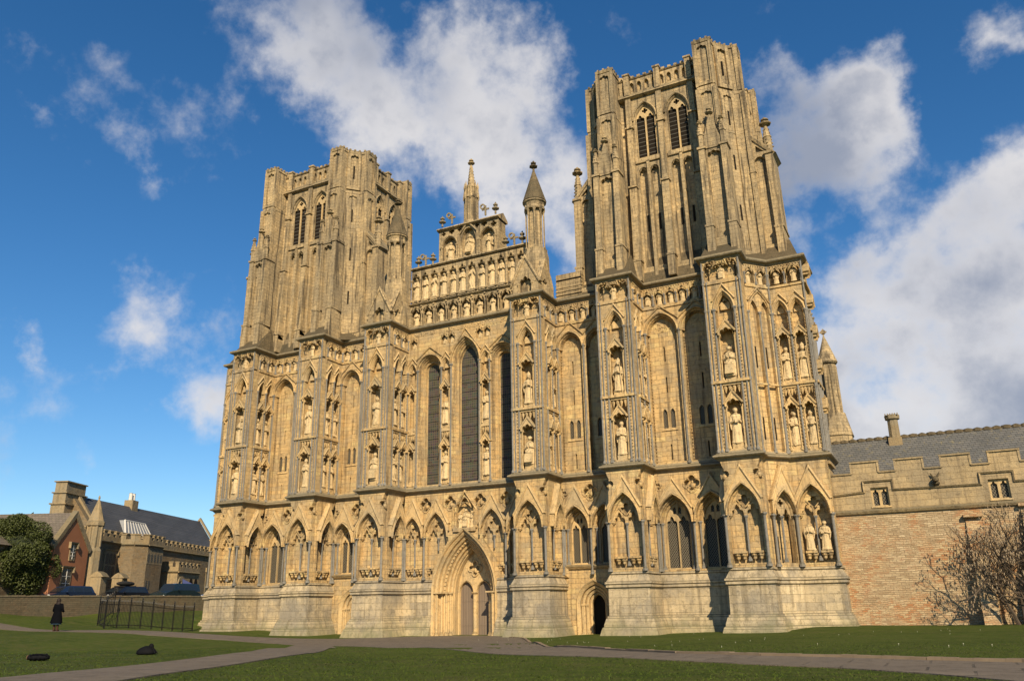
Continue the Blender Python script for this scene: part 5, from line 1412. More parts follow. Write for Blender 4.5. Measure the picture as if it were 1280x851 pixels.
# battered buttresses
for bx, hw, top, pr, bt in ((29.45, .36, 5.7, 1.15, .5), (32.2, .6, 6.1, 2.2, .5)):
    r = MB(); n = 8
    for i in range(n):
        z0 = -.2+(top+.2)*i/n; z1 = -.2+(top+.2)*(i+1)/n; d0 = pr*(1-i/n)**1.0+.03; d1 = pr*(1-(i+1)/n)**1.0+.03
        r.hexa([cf.p(bx-hw, z0, d0), cf.p(bx+hw, z0, d0), cf.p(bx+hw, z0, 0), cf.p(bx-hw, z0, 0), cf.p(bx-hw, z1, d1), cf.p(bx+hw, z1, d1), cf.p(bx+hw, z1, 0), cf.p(bx-hw, z1, 0)])
    r.box(cf, bx-hw-.08, bx+hw+.08, top-.02, top+.13, 0, .3)
    r.build('buttress', 'redbrick', CL)

# ------------------------------------------------------------------ hall range, far left
HA = (-44.46, 13.73); haz = radians(-24)
HF = Fr(HA[0], HA[1], sin(haz), cos(haz))
H = thing('hall', 'long old stone hall with slate roof, battlements and projecting bays far left', 'building', (HA[0], HA[1], 2.8))
RZ = 2.4
wl = MB(); wl.box(HF, -11.8, 16, RZ-.6, 8.0, -6.4, 0); wl.box(HF, -18, -11.8, RZ-.6, 8.0, -4.5, 0)
wo = wl.build('wall', 'rubble', H)
pr = MB()
def parapet(mb, fr, u0, u1, z, n0=-.35, n1=.06, step=1.05, h=.6):
    mb.sweep(fr, [(u0, z), (u1, z)], [(-.1, n0), (-.1, n1+.02), (0, n1+.14), (.08, n1), (.08, n0)])
    mb.box(fr, u0, u1, z+.05, z+.5, n0, n1)
    u = u0
    while u < u1-.3:
        mb.box(fr, u, min(u+step*.55, u1), z+.5, z+.5+h*.75, n0, n1); mb.box(fr, u-.05, min(u+step*.55+.05, u1+.05), z+.5+h*.75, z+.6+h*.75, n0-.04, n1+.06); u += step
parapet(pr, HF, -18, 16, 8.0)
pr.build('battlement', 'hall_dress', H)
rf = MB()
def P3(u, z, n): return HF.p(u, z, n)
rf.add([P3(-11.6, 8.3, -.4), P3(16, 8.3, -.4), P3(16, 12.5, -3.3), P3(-11.6, 12.2, -3.3), P3(-11.6, 8.3, -6.2), P3(16, 8.3, -6.2)], [(0, 1, 2, 3), (3, 2, 5, 4), (0, 3, 4), (1, 5, 2), (0, 4, 5, 1)])
ro = rf.build('roof', 'slate_hall', H)
for u in (-11.9, 15.9):
    g = MB()
    for s in (0, 1):
        a_ = (-.3, 8.3) if s == 0 else (-6.3, 8.3); b_ = (-3.3, 12.6)
        g.hexa([P3(u, a_[1], a_[0]), P3(u+.4, a_[1], a_[0]), P3(u+.4, b_[1], b_[0]), P3(u, b_[1], b_[0]), P3(u, a_[1]+.4, a_[0]), P3(u+.4, a_[1]+.4, a_[0]), P3(u+.4, b_[1]+.35, b_[0]), P3(u, b_[1]+.35, b_[0])])
    g.build('gable_coping', 'hall_dress', H)
g = MB(); g.add([P3(-12.6, 8.2, 0), P3(-12.6, 8.2, -6.4), P3(-12.6, 12.4, -3.2), P3(-11.8, 8.2, 0), P3(-11.8, 8.2, -6.4), P3(-11.8, 12.4, -3.2)], [(0, 1, 2), (3, 5, 4), (0, 2, 5, 3), (1, 4, 5, 2), (0, 3, 4, 1)])
g.build('gable_wall', 'rubble', H)
g = MB()
for z0, z1, e in ((9.5, 11.1, 0), (11.1, 11.22, .12), (11.22, 12.1, -.06), (12.1, 12.2, .06), (12.2, 13.1, -.12), (13.1, 13.2, 0)): g.box(HF, -13.9-e, -10.6+e, z0, z1, -4.0-e, -2.7+e)
g.build('chimney', 'hall_dress', H)
g = MB(); g.box(HF, -1.5, -.3, 11.3, 13.0, -3.9, -3.0)
g.build('chimney', 'hall_dress', H)
for u in (-1.2, -.6):
    g = MB(); x, y, _ = P3(u, 0, -3.45); g.lathe(x, y, [(.2, 12.9), (.17, 13.7), (.2, 13.75)], 8); g.build('chimney_pot', 'white', H)
# glazed roof lantern
g = MB()
pts0 = [P3(-6.6, 8.6, -.6), P3(-.6, 8.6, -.6), P3(-.6, 8.6, -3), P3(-6.6, 8.6, -3)]; pts1 = [P3(-5.6, 10.5, -1.4), P3(-1.6, 10.5, -1.4), P3(-1.6, 10.5, -2.4), P3(-5.6, 10.5, -2.4)]
g.hexa(pts0+pts1)
lo = g.build('roof_lantern', 'lead', H)
g = MB()
for k in range(9):
    t = k/8; a_ = Vector(pts0[0])*(1-t)+Vector(pts0[1])*t; b_ = Vector(pts1[0])*(1-t)+Vector(pts1[1])*t; g.tube(a_, b_, .05, .05, 4)
for a_, b_ in ((pts1[0], pts1[1]), (pts0[1], pts1[1]), (pts0[0], pts1[0]), (pts0[2], pts1[2]), (pts1[1], pts1[2])): g.tube(a_, b_, .08, .08, 5)
g.build('glazing_bars', 'white', lo)
def hall_win(fr, uc, hw, z0, z1, lights, rows=2, parent=None, n=.0):
    f = MB(); f.box(fr, uc-hw-.2, uc+hw+.2, z0-.2, z1+.2, n-.1, n+.05)
    f.sweep(fr, [(uc-hw-.25, z1-.2), (uc-hw-.25, z1+.22), (uc+hw+.25, z1+.22), (uc+hw+.25, z1-.2)], [(-.05, n), (-.05, n+.12), (.05, n+.16), (.08, n)])
    fo = f.build('window', 'hall_dress', parent or H)
    g = MB(); w = 2*hw/lights; hh = (z1-z0)/rows
    for i in range(lights):
        for j in range(rows):
            c = uc-hw+w*(i+.5); g.plate(fr, tref_hole(c, w/2-.06, z0+hh*j+.05, z0+hh*(j+1)-.3, z0+hh*(j+1)-.06), [], n+.03, n+.065)
    g.build('panes', 'glass_lead', fo)
hall_win(HF, -10.0, .9, 4.9, 7.1, 3, 2); hall_win(HF, 12.2, .55, 3.6, 6.4, 2, 2)
# polygonal bay
def bay(u0, u1, nn, z1, cant, name, mat):
    pts = [(u0, 0), (u0+cant*.2, nn*.6), (u0+cant, nn), (u1-cant, nn), (u1-cant*.2, nn*.6), (u1, 0)]
    m_ = MB(); N_ = len(pts)
    lo = [P3(u, RZ-.3, n) for u, n in pts]; hi = [P3(u, z1, n) for u, n in pts]
    m_.add(lo+hi, [tuple(range(N_)), tuple(range(N_, 2*N_))]+[(i, (i+1) % N_, N_+(i+1) % N_, N_+i) for i in range(N_)])
    o = m_.build(name, mat, H)
    p = MB()
    for (ua, na), (ub, nb) in zip(pts, pts[1:]):
        A_ = P3(ua, 0, na); B_ = P3(ub, 0, nb); L = hypot(B_[0]-A_[0], B_[1]-A_[1]); f = Fr(A_[0], A_[1], (B_[0]-A_[0])/L, (B_[1]-A_[1])/L)
        parapet(p, f, 0, L, z1, -.3, .05, .9, .55)
    p.build('bay_battlement', 'hall_dress', o)
    return o, pts
bo, _ = bay(-8.6, -2.9, 2.1, 7.9, 1.3, 'stair_bay', 'rubble')
f2 = Fr(*P3(0, 0, 2.1)[:2], HF.ux, HF.uy)
for k in range(5): 
    g = MB(); g.plate(f2, tref_hole(-7.0+k*.62, .2, 6.4, 6.95, 7.2), [], -.05, .03); g.build('window', 'glass_lead', bo)
g = MB(); g.box(f2, -7.35, -4.15, 6.2, 7.5, -.02, .015); g.build('window_band', 'hall_dress', bo)
for k in range(2): g = MB(); g.box(f2, -7.1+k*.5, -6.8+k*.5, 3.9, 4.7, -.05, .03); g.build('window', 'glass_lead', bo)
po_, _ = bay(-1.6, 4.6, 2.4, 5.7, .5, 'porch', 'hall_dress')
f3 = Fr(*P3(0, 0, 2.4)[:2], HF.ux, HF.uy)
for c in (-.1, ):
    g = MB(); g.plate(f3, arch_hole(c, .85, 3.0, 4.5, 5.3), [tref_hole(c-.4, .3, 3.1, 3.9, 4.1), tref_hole(c+.4, .3, 3.1, 3.9, 4.1), tref_hole(c-.4, .3, 4.2, 4.6, 4.85), tref_hole(c+.4, .3, 4.2, 4.6, 4.85)], -.05, .1)
    wo2 = g.build('traceried_window', 'stone_trim', po_); g = MB(); g.plate(f3, arch_hole(c, .82, 3.05, 4.5, 5.25), [], -.02, .03); g.build('glass', 'glass_lead', wo2)
for c in (2.2, 3.4):
    g = MB(); g.plate(f3, arch_hole(c, .38, RZ, 4.7, 5.2), [], -.1, .02); g.build('opening', 'dark', po_)
# octagonal turret with pyramid cap
g = MB(); x, y, _ = P3(-15.3, 0, 1.2)
g.lathe(x, y, [(.75, RZ-.3), (.75, 6.9), (.6, 7.2), (.6, 8.9), (.74, 9.0), (.76, 9.3), (.66, 9.4), (.62, 9.5), (.06, 11.3), (.1, 11.4), (.02, 11.6)], 8, rot=pi/8)
for k in range(8):
    an = 2*pi*k/8+pi/8; g.tube((x+cos(an)*.6, y+sin(an)*.6, 7.2), (x+cos(an)*.6, y+sin(an)*.6, 8.95), .08, .08, 5)
g.build('turret', 'hall_dress', H)
for u in (-13.6, -17.0):
    g = MB(); g.box(HF, u-.45, u+.45, RZ-.3, 4.7, 2.6, 3.5); g.sweep(Fr(*P3(0, 0, 3.6)[:2], HF.ux, HF.uy), [(u-.5, 4.7), (u+.5, 4.7)], [(-.05, -1.1), (-.05, .08), (.25, -.2), (.4, -.5), (.25, -.8)]); g.build('gate_pier', 'hall_dress', H)

# terracotta house
OA = (-36.51, -.38)
OF = Fr(OA[0], OA[1], sin(haz), cos(haz))
O = thing('gabled_house', 'terracotta rendered house with steep stone-coped gable behind the dark holly', 'house', (OA[0], OA[1], 2.8))
g = MB()
uA, uB, um, ze, zt_ = -5.2, -.35, -2.85, 7.0, 9.45
prof_ = [(uA, 2.1), (uB, 2.1), (uB, ze), (um, zt_), (uA, ze)]
g.plate(OF, prof_, [], -9, 0); go = g.build('wall', 'render', O)
g = MB()
for (a_, b_), (c_, d_) in (((uA-.25, ze-.15), (um, zt_+.15)), ((um, zt_+.15), (uB+.25, ze-.15))):
    g.sweep(OF, [(a_, b_), (c_, d_)], [(-.12, -9.2), (-.12, -.32), (.14, -.32), (.14, -9.2)])
g.build('roof', 'tile_roof', O)
g = MB(); g.sweep(OF, [(uA-.3, ze-.2), (um, zt_+.2), (uB+.3, ze-.2)], [(-.25, -.3), (-.25, .08), (.14, .12), (.18, -.3)]); g.build('gable_coping', 'hall_dress', O)
g = MB(); g.plate(Fr(OF.x+OF.nx*-1.5, OF.y+OF.ny*-1.5, OF.ux, OF.uy), [(-30, 2.3), (uA+.1, 2.3), (uA+.1, 6.9), (-30, 6.9)], [], -8, 0); g.build('side_wing', 'rubble', O)
g = MB(); q = lambda u, z, n: OF.p(u, z, n)
g.add([q(-30, 6.7, -1.2), q(uA+1.5, 6.7, -1.2), q(um+.3, 9.25, -5.2), q(-30, 9.2, -5.2), q(-30, 6.7, -9.5), q(uA+1.5, 6.7, -9.5)], [(0, 1, 2, 3), (3, 2, 5, 4), (0, 3, 4), (1, 5, 2), (0, 4, 5, 1)]); g.build('wing_roof', 'tile_roof', O)
for uc, hw, z0, z1 in ((-2.7, .26, 6.0, 7.1), (-3.1, .55, 3.0, 5.2)):
    g = MB(); g.box(OF, uc-hw-.14, uc+hw+.14, z0-.12, z1+.1, -.1, .05); g.sweep(OF, [(uc-hw-.25, z1-.25), (uc-hw-.25, z1+.18), (uc+hw+.25, z1+.18), (uc+hw+.25, z1-.25)], [(-.05, 0), (-.05, .16), (.06, .2), (.08, 0)])
    fo = g.build('window', 'hall_dress', O)
    g = MB(); g.box(OF, uc-hw, uc+hw, z0, z1, .04, .06); gl = g.build('glass', 'glass_lead', fo)
    g = MB(); g.box(OF, uc-.03, uc+.03, z0, z1, .05, .09); 
    for k in range(1, 4): g.box(OF, uc-hw, uc+hw, z0+(z1-z0)*k/4-.02, z0+(z1-z0)*k/4+.02, .05, .085)
    g.build('glazing_bars', 'white', fo)

# ------------------------------------------------------------------ boundary wall
BWm = MB()
ys = [-46+i*1.0 for i in range(75)]
for i in range(len(ys)-1):
    y0, y1 = ys[i], ys[i+1]; x0, x1 = WX(y0), WX(y1); z0 = hgt(x0+.3, y0)-.4
    t0 = 3.02+.015*sin(y0*1.7)+random.uniform(-.02, .02)
    BWm.hexa([(x0, y0, z0), (x1, y1, z0), (x1-.4, y1, z0), (x0-.4, y0, z0), (x0, y0, t0), (x1, y1, t0), (x1-.4, y1, t0), (x0-.4, y0, t0)])
wo = BWm.build('boundary_wall', 'wall_stone'); tag(wo, 'long low rubble stone wall between the green and the road', 'wall')
cp = MB()
for i in range(140):
    y0 = -46+i*.53; y1 = y0+.5; x0, x1 = WX(y0), WX(y1); h = 3.0; e = .05; tt = h+.13+random.uniform(-.03, .03)
    cp.hexa([(x0+e, y0, h), (x1+e, y1, h), (x1-.45, y1, h), (x0-.45, y0, h), (x0, y0, tt), (x1, y1, tt), (x1-.4, y1, tt), (x0-.4, y0, tt)])
cp.build('coping', 'wall_stone', wo)

# ------------------------------------------------------------------ iron railing
RA = Vector((-31.15, -1.58)); RB = Vector((-20.9, -2.9))
F0 = thing('iron_railing', 'black spiked iron railing running down the bank to the church corner', 'railing', (RA.x, RA.y, hgt(RA.x, RA.y)))
npost = 11
RC1, RC2 = Vector((-24.7, -7.75)), Vector((-19.65, -11.1))
pts = [RA, RC1]+[RC2.lerp(RB, i/(npost-3)) for i in range(npost-2)]
dv = (RB-RC2).normalized()
def gh(p): return hgt(p.x, p.y)
for i, p in enumerate(pts):
    z = gh(p); m_ = MB(); m_.wbox(p.x-.03, p.x+.03, p.y-.03, p.y+.03, z-.2, z+1.7); m_.lathe(p.x, p.y, [(.05, z+1.7), (.06, z+1.75), (.03, z+1.8), (.05, z+1.88), (.01, z+1.98)], 6)
    m_.build('post', 'iron', F0)
m_ = MB()
for a_, b_ in zip(pts, pts[1:]):
    for h in (.2, 1.45): m_.tube((a_.x, a_.y, gh(a_)+h), (b_.x, b_.y, gh(b_)+h), .03, .03, 4)
    n = 8
    for k in range(1, n):
        q_ = a_.lerp(b_, k/n); z = gh(a_)*(1-k/n)+gh(b_)*k/n; m_.tube((q_.x, q_.y, z+.1), (q_.x, q_.y, z+1.62), .014, .014, 4); m_.lathe(q_.x, q_.y, [(.012, z+1.6), (.03, z+1.64), (.005, z+1.75)], 4)
m_.build('rails', 'iron', F0)

# ------------------------------------------------------------------ trees
def leaf_crown(blobs, n, size, seed, zmin=None):
    rnd = random.Random(seed); mb = MB(); tot = sum(b[3]**2 for b in blobs)
    for bx, by, bz, br, sz in blobs:
        for k in range(int(n*br**2/tot)):
            a, t = rnd.random()*2*pi, math.acos(rnd.uniform(-1, 1)); r = br*(1-abs(rnd.gauss(0, .16)))
            p = Vector((bx+r*sin(t)*cos(a), by+r*sin(t)*sin(a), bz+r*cos(t)*sz))
            if zmin and p.z < zmin: continue
            d = Vector((rnd.gauss(0, 1), rnd.gauss(0, 1), rnd.gauss(0, .8))).normalized(); e = d.orthogonal().normalized()*size*rnd.uniform(.3, .5); d = d*size*rnd.uniform(.6, 1.2)
            mb.add([p-d*.5, p+e*.6, p+d*.5, p-e*.6], [(0, 1, 2, 3)])
    return mb
T = thing('holly_tree', 'dark glossy rounded evergreen tree in front of the terracotta house', 'tree', (-35.2, -6.5, 2.8))
rnd = random.Random(3)
tx0, ty0 = -35.75, -7.3
bl = [(tx0, ty0, 5.9, 2.5, 1.05), (tx0-.1, ty0-.1, 7.5, 1.7, 1)]
bl += [(tx0+.3, ty0+.3, 4.4, 1.9, .9), (tx0-1.2, ty0-1.5, 4.6, 1.8, .9)]
for k in range(46):
    a = rnd.random()*2*pi; h = rnd.uniform(-.8, .95); r = 2.5*sqrt(max(0.1, 1-h*h*.9))*rnd.uniform(.85, 1.1)
    bl.append((tx0+cos(a)*r, ty0+sin(a)*r, 5.9+h*2.6, rnd.uniform(.55, 1.0), .9))
leaf_crown(bl, 60000, .17, 5, 2.9).build('crown', 'leaf_holly', T)
m_ = MB()
m_.tube((tx0, ty0, 2.2), (tx0+.1, ty0, 5), .28, .16, 8)
for k in range(8): a = k*pi/4; m_.tube((tx0+.1, ty0, 4+.2*k), (tx0+cos(a)*1.7, ty0+sin(a)*1.7, 5.3+.3*k), .1, .03, 5)
m_.build('trunk', 'bark', T)
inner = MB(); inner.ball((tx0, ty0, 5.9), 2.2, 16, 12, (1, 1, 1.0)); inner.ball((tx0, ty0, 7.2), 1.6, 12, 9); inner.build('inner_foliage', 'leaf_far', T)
# far trees behind the roofs
o = leaf_crown([(-80+rnd.uniform(-14, 16), 8+rnd.uniform(-14, 14), 9.3+rnd.uniform(-1.2, 1.0), rnd.uniform(2, 3.4), .9) for k in range(40)], 16000, .7, 8).build('far_trees', 'leaf_far')
struct(o, 'stuff', 'dark line of distant trees showing over the roofs at far left', 'trees')
# left low tree mass under the holly seen over the wall
# magnolia against the cloister wall
Mg = thing('magnolia', 'bare spreading magnolia with pale buds trained near the brick wall at right', 'tree', (30.4, -.6, .5))
wood_ = MB(); buds = MB(); rnd = random.Random(11); tips = []
def branch(p, d, L, r, depth):
    n = 3; q = p
    for i in range(n):
        d = (d+Vector((rnd.gauss(0, .16), rnd.gauss(0, .12), rnd.gauss(0, .12)+.03))).normalized()
        q2 = q+d*L/n
        if q2.y > .75: q2.y = .75
        wood_.tube(q, q2, r*(1-.25*i/n), r*(1-.25*(i+1)/n), 6 if r > .03 else 3); q = q2
        if depth > 1 and rnd.random() < .5:
            dd = (d+Vector((rnd.gauss(0, .7), rnd.gauss(0, .35), rnd.gauss(0, .5)))).normalized(); branch(q, dd, L*.62, r*.5, depth-1)
    if depth == 0:
        tips.append(q); return
    for k in range(2 if depth > 1 else 3):
        dd = (d+Vector((rnd.gauss(0, .55), rnd.gauss(0, .3), rnd.gauss(.12, .4)))).normalized(); branch(q, dd, L*.72, r*.6, depth-1)
for (bx, by, dx, L, r) in ((30.55, -.7, -.15, 1.9, .09), (30.75, -.6, .25, 2.0, .10), (31.6, -1.0, -.5, 2.0, .08), (32.2, -.9, .1, 2.2, .1), (30.5, -.3, -.55, 1.7, .07), (31.4, -.5, -.2, 2.2, .09)):
    branch(Vector((bx, by, .35)), Vector((dx, .05, 1)).normalized(), L, r*.8, 4)
for q in tips:
    for k in range(2):
        p = q+Vector((rnd.gauss(0, .06), rnd.gauss(0, .06), rnd.gauss(0, .06)))
        buds.lathe(p.x, p.y, [(.006, p.z-.05), (.024, p.z-.01), (.018, p.z+.03), (.003, p.z+.07)], 4)
wood_.build('trunk', 'bark', Mg); buds.build('buds', 'bud', Mg)

# ------------------------------------------------------------------ cars
def paint(name, c): 
    t = NT(name, .25, .5); t.b.inputs['Coat Weight'].default_value = .6; return t.col(tuple(c))
M['car_glass'] = simple('car_glass', (.015, .02, .025), .08, .6, var=.05); M['tyre'] = simple('tyre_rubber', (.02, .02, .02), .9, .2); M['rim'] = simple('alloy', (.4, .4, .4), .35, .5, .9)
M['lamp'] = simple('lamp_lens', (.5, .5, .48), .15, .6); M['tail'] = simple('tail_lens', (.35, .02, .015), .2, .5)
cars = [('dark blue estate car parked behind the wall beside the holly tree', (.012, .022, .05), 'estate', -3.6, False), ('black car with a roof box parked in front of the gate piers', (.008, .009, .014), 'estate', 1.1, True),
        ('dark green off-road car parked below the stair bay', (.01, .02, .024), 'tall', 6.0, False), ('light blue hatchback parked beside the blue sign', (.10, .20, .36), 'hatch', 10.6, False), ('bright red car half hidden by the church corner', (.5, .03, .02), 'hatch', 15.0, False)]
for lab, c, kind, yy, boxed in cars:
    R0 = thing('parked_car', lab, 'car', (0, 0, 0), 'cars parked on the road behind the wall')
    pm = paint('car_paint', c); L, Wd = {'estate': (4.5, .86), 'tall': (4.5, .9), 'hatch': (3.9, .82)}[kind]; Ht = {'estate': 1.45, 'tall': 1.75, 'hatch': 1.45}[kind]
    h = L/2
    low = [(-h, .35), (-h, .72), (-h+.12, .84), (h-.15, .92), (h, .75), (h, .35)]
    prof_b = [(-h, .32), (h, .32), (h+.02, .7), (h-.1, .92), (h-.9, Ht*.68), (-h+.95, Ht*.66), (-h+.1, Ht*.52), (-h-.02, .6)]
    # car faces -X (front) in its own axes; y across
    class CF:
        @staticmethod
        def p(u, z, n): return (u, n*(1-.10*max(0, (z-.7)/Ht)), z)
    b_ = MB(); b_.plate(CF, prof_b, [], -Wd, Wd)
    bo_ = b_.build('body', pm, R0)
    rp = {'estate': [(-h+1.0, Ht*.66), (h-.12, Ht*.64), (h-.35, Ht*.97), (h-.6, Ht), (-h+2.0, Ht), (-h+1.75, Ht*.97)], 'tall': [(-h+1.0, Ht*.62), (h-.08, Ht*.62), (h-.12, Ht*.97), (h-.4, Ht), (-h+1.6, Ht), (-h+1.4, Ht*.97)], 'hatch': [(-h+.8, Ht*.66), (h-.1, Ht*.64), (h-.35, Ht*.93), (h-.6, Ht), (-h+1.6, Ht), (-h+1.4, Ht*.96)]}[kind]
    class CG:
        @staticmethod
        def p(u, z, n): return (u, n*(1-.22*max(0, (z/Ht-.62)/.38)), z)
    b_ = MB(); b_.plate(CG, rp, [], -Wd*.93, Wd*.93); b_.build('cabin', pm, R0)
    u0_, u1_ = rp[0][0]+.35, rp[1][0]-.25
    for s in (-1, 1):
        g = MB(); nn = 3; 
        for k in range(nn):
            a_ = u0_+(u1_-u0_)*k/nn+.05; e_ = u0_+(u1_-u0_)*(k+1)/nn-.03
            g.plate(CG, [(a_+(.25 if k == 0 else 0), Ht*.68), (e_, Ht*.68), (e_-(.15 if k == nn-1 else 0), Ht*.93), (a_+(.55 if k == 0 else 0), Ht*.93)], [], s*Wd*.93 if s > 0 else s*Wd*.945, s*Wd*.945 if s > 0 else s*Wd*.93)
        g.build('side_windows', 'car_glass', R0)
    g = MB(); ws_ = [rp[0], (rp[-1][0], rp[-1][1])]
    def slab(p, q, w0, w1, o): return [(p[0]+o, -w0, p[1]+.04), (p[0]+o, w0, p[1]+.04), (q[0]+o, w1, q[1]-.03), (q[0]+o, -w1, q[1]-.03)]
    g.hexa(slab(rp[0], rp[-1], Wd*.8, Wd*.66, .02)+slab(rp[0], rp[-1], Wd*.8, Wd*.66, -.03)); g.build('windscreen', 'car_glass', R0)
    g = MB(); g.hexa(slab(rp[1], rp[2], Wd*.78, Wd*.66, -.02)+slab(rp[1], rp[2], Wd*.78, Wd*.66, .02)); g.build('rear_window', 'car_glass', R0)
    for wx in (-h+.8, h-.8):
        for s in (-1, 1):
            g = MB(); N_ = 16
            vs = [(wx+cos(2*pi*k/N_)*.31, s*Wd*.80, .31+sin(2*pi*k/N_)*.31) for k in range(N_)]+[(wx+cos(2*pi*k/N_)*.31, s*Wd*1.01, .31+sin(2*pi*k/N_)*.31) for k in range(N_)]
            g.add(vs, [tuple(range(N_)), tuple(range(N_, 2*N_))]+[(k, (k+1) % N_, N_+(k+1) % N_, N_+k) for k in range(N_)]); wo_ = g.build('wheel', 'tyre', R0)
            g = MB(); vs = [(wx+cos(2*pi*k/10)*.19, s*Wd*1.0, .31+sin(2*pi*k/10)*.19) for k in range(10)]+[(wx+cos(2*pi*k/10)*.17, s*Wd*1.03, .31+sin(2*pi*k/10)*.17) for k in range(10)]
            g.add(vs, [tuple(range(10)), tuple(range(10, 20))]+[(k, (k+1) % 10, 10+(k+1) % 10, 10+k) for k in range(10)]); g.build('rim', 'rim', wo_)
    for s in (-1, 1):
        g = MB(); g.ball((-h+.08, s*Wd*.72, .68), .13, 8, 6, (.6, 1.3, .8)); g.build('headlight', 'lamp', R0)
        g = MB(); g.ball((h-.03, s*Wd*.8, .8), .11, 8, 6, (.5, 1, 1.3)); g.build('tail_light', 'tail', R0)
        g = MB(); g.ball((-h+1.45, s*(Wd+.1), Ht*.68), .1, 8, 6, (.7, 1.1, .8)); g.build('wing_mirror', pm, R0)
    if boxed:
        g = MB(); g.ball((.2, 0, Ht+.24), .5, 14, 8, (1.9, .8, .42)); g.build('roof_box', 'tyre', R0)
        g = MB()
        for xx in (-.4, .8): g.box(CF, xx-.03, xx+.03, Ht-.02, Ht+.06, -.6, .6)
        g.build('roof_bars', 'iron', R0)
    R0.location = (WX(yy)-2.1, yy, hgt(WX(yy)-2.1, yy)+.03); R0.rotation_euler = (0, 0, radians(-90+7.8)+pi)

# blue sign board behind the wall
S_ = thing('sign_board', 'tilted blue notice board with white lines of text beside the porch', 'sign', (-35.6, 9.4, 2.8))
g = MB(); sx_, sy_ = -35.5, 9.6; sf = Fr(sx_, sy_, .62, .78)
g.add([sf.p(-.45, 3.2, 0), sf.p(.5, 3.2, 0), sf.p(.3, 4.3, -.2), sf.p(-.6, 4.75, -.26), sf.p(-.45, 3.2, -.06), sf.p(.5, 3.2, -.06), sf.p(.3, 4.3, -.26), sf.p(-.6, 4.75, -.32)], [(0, 1, 2, 3), (7, 6, 5, 4), (0, 4, 5, 1), (1, 5, 6, 2), (2, 6, 7, 3), (3, 7, 4, 0)])
g.build('board', simple('sign_blue', (.015, .03, .14), .5, .3, var=.1), S_)
g = MB()
for k in range(4): g.box(sf, -.36, .1+.08*(k % 2), 3.45+k*.22, 3.49+k*.22, -.05-.04*k-.02, .0-.035*k)
g.build('lettering', 'white', S_)
for s in (-.35, .35): g = MB(); x, y, _ = sf.p(s, 0, -.15); g.tube((x, y, 2.3), (x, y, 3.9), .04, .04, 6); g.build('post', 'iron', S_)

# ------------------------------------------------------------------ person
def skinned(name, verts, edges, radii, mat, parent=None, sub=2):
    me = bpy.data.meshes.new(name); me.from_pydata(verts, edges, []); o = bpy.data.objects.new(name, me); COL.objects.link(o)
    sk = o.modifiers.new('skin', 'SKIN'); 
    for v, r in zip(me.skin_vertices[0].data, radii): v.radius = (r, r) if not isinstance(r, tuple) else r
    me.skin_vertices[0].data[0].use_root = True; sk.use_smooth_shade = True
    ss = o.modifiers.new('sub', 'SUBSURF'); ss.levels = sub; ss.render_levels = sub
    dg = bpy.context.evaluated_depsgraph_get(); m2 = bpy.data.meshes.new_from_object(o.evaluated_get(dg)); o.modifiers.clear(); o.data = m2
    m2.materials.clear(); m2.materials.append(M[mat]); m2.polygons.foreach_set('use_smooth', [True]*len(m2.polygons))
    if parent is not None: adopt(o, parent)
    return o
M['skin'] = simple('skin', (.45, .27, .19), .6, .3, var=.05); M['coat'] = simple('black_wool_coat', (.004, .0045, .006), .95, .05); M['hair'] = simple('dark_hair', (.02, .013, .01), .7, .3); M['boots'] = simple('brown_boots', (.05, .02, .012), .6, .3); M['skirt'] = simple('blue_dress_hem', (.015, .03, .05), .9, .2)
PP = thing('person', 'person in long black coat and brown boots standing on the path, back turned', 'person', (0, 0, 0))
v = [(0, 0, .93), (0, 0, 1.12), (0, .01, 1.32), (0, .01, 1.45), (0, 0, 1.52), (0, -.01, 1.60), (0, -.01, 1.68)]
e = [(0, 1), (1, 2), (2, 3), (3, 4), (4, 5), (5, 6)]; r = [(.15, .11), (.12, .09), (.15, .10), (.09, .07), .05, (.085, .1), (.07, .085)]
for s in (-1, 1):
    k = len(v); v += [(s*.09, 0, .88), (s*.10, .02, .5), (s*.10, 0, .09), (s*.11, .12, .04)]; e += [(0, k), (k, k+1), (k+1, k+2), (k+2, k+3)]; r += [.09, .06, .045, .04]
    k = len(v); v += [(s*.17, .01, 1.40), (s*.25, .02, 1.13), (s*.20, .22, 1.05), (s*.12, .30, 1.12)]; e += [(3, k), (k, k+1), (k+1, k+2), (k+2, k+3)]; r += [.06, .045, .032, .03]
    k0 = len(v)-1
    for j in range(5):
        k = len(v); dx = (j-2)*.016; v += [(s*.12-s*dx, .345+.006*(2-abs(j-2)), 1.13+(.02 if j == 4 else 0)), (s*.12-s*dx*1.1, .375, 1.115)]; e += [(k0, k), (k, k+1)]; r += [.009, .008]
body = skinned('body', v, e, r, 'skin', PP)
c_ = MB(); prf = [(.35, .44), (.345, .46), (.29, .75), (.235, .98), (.20, 1.12), (.235, 1.3), (.235, 1.42), (.15, 1.49), (.08, 1.52), (.075, 1.54)]
c_.lathe(0, 0, prf, 28, 1, .72, mod=lambda a, z: 1+(.05*sin(9*a)*max(0, 1.1-z)))
for s in (-1, 1): c_.tube((s*.19, .01, 1.42), (s*.27, .02, 1.12), .085, .075, 12); c_.ball((s*.27, .02, 1.12), .078, 10, 8); c_.tube((s*.27, .02, 1.12), (s*.19, .23, 1.06), .075, .06, 12); c_.ball((s*.19, .01, 1.41), .088, 10, 8)
c_.build('coat', 'coat', PP, smooth=True)
c_ = MB(); c_.ball((0, -.035, 1.66), .125, 16, 12, (.92, 1, 1.12)); c_.lathe(0, -.06, [(.10, 1.66), (.125, 1.55), (.13, 1.42), (.11, 1.3), (.05, 1.24), (.01, 1.22)], 16, 1, .65); c_.build('hair', 'hair', PP, smooth=True)
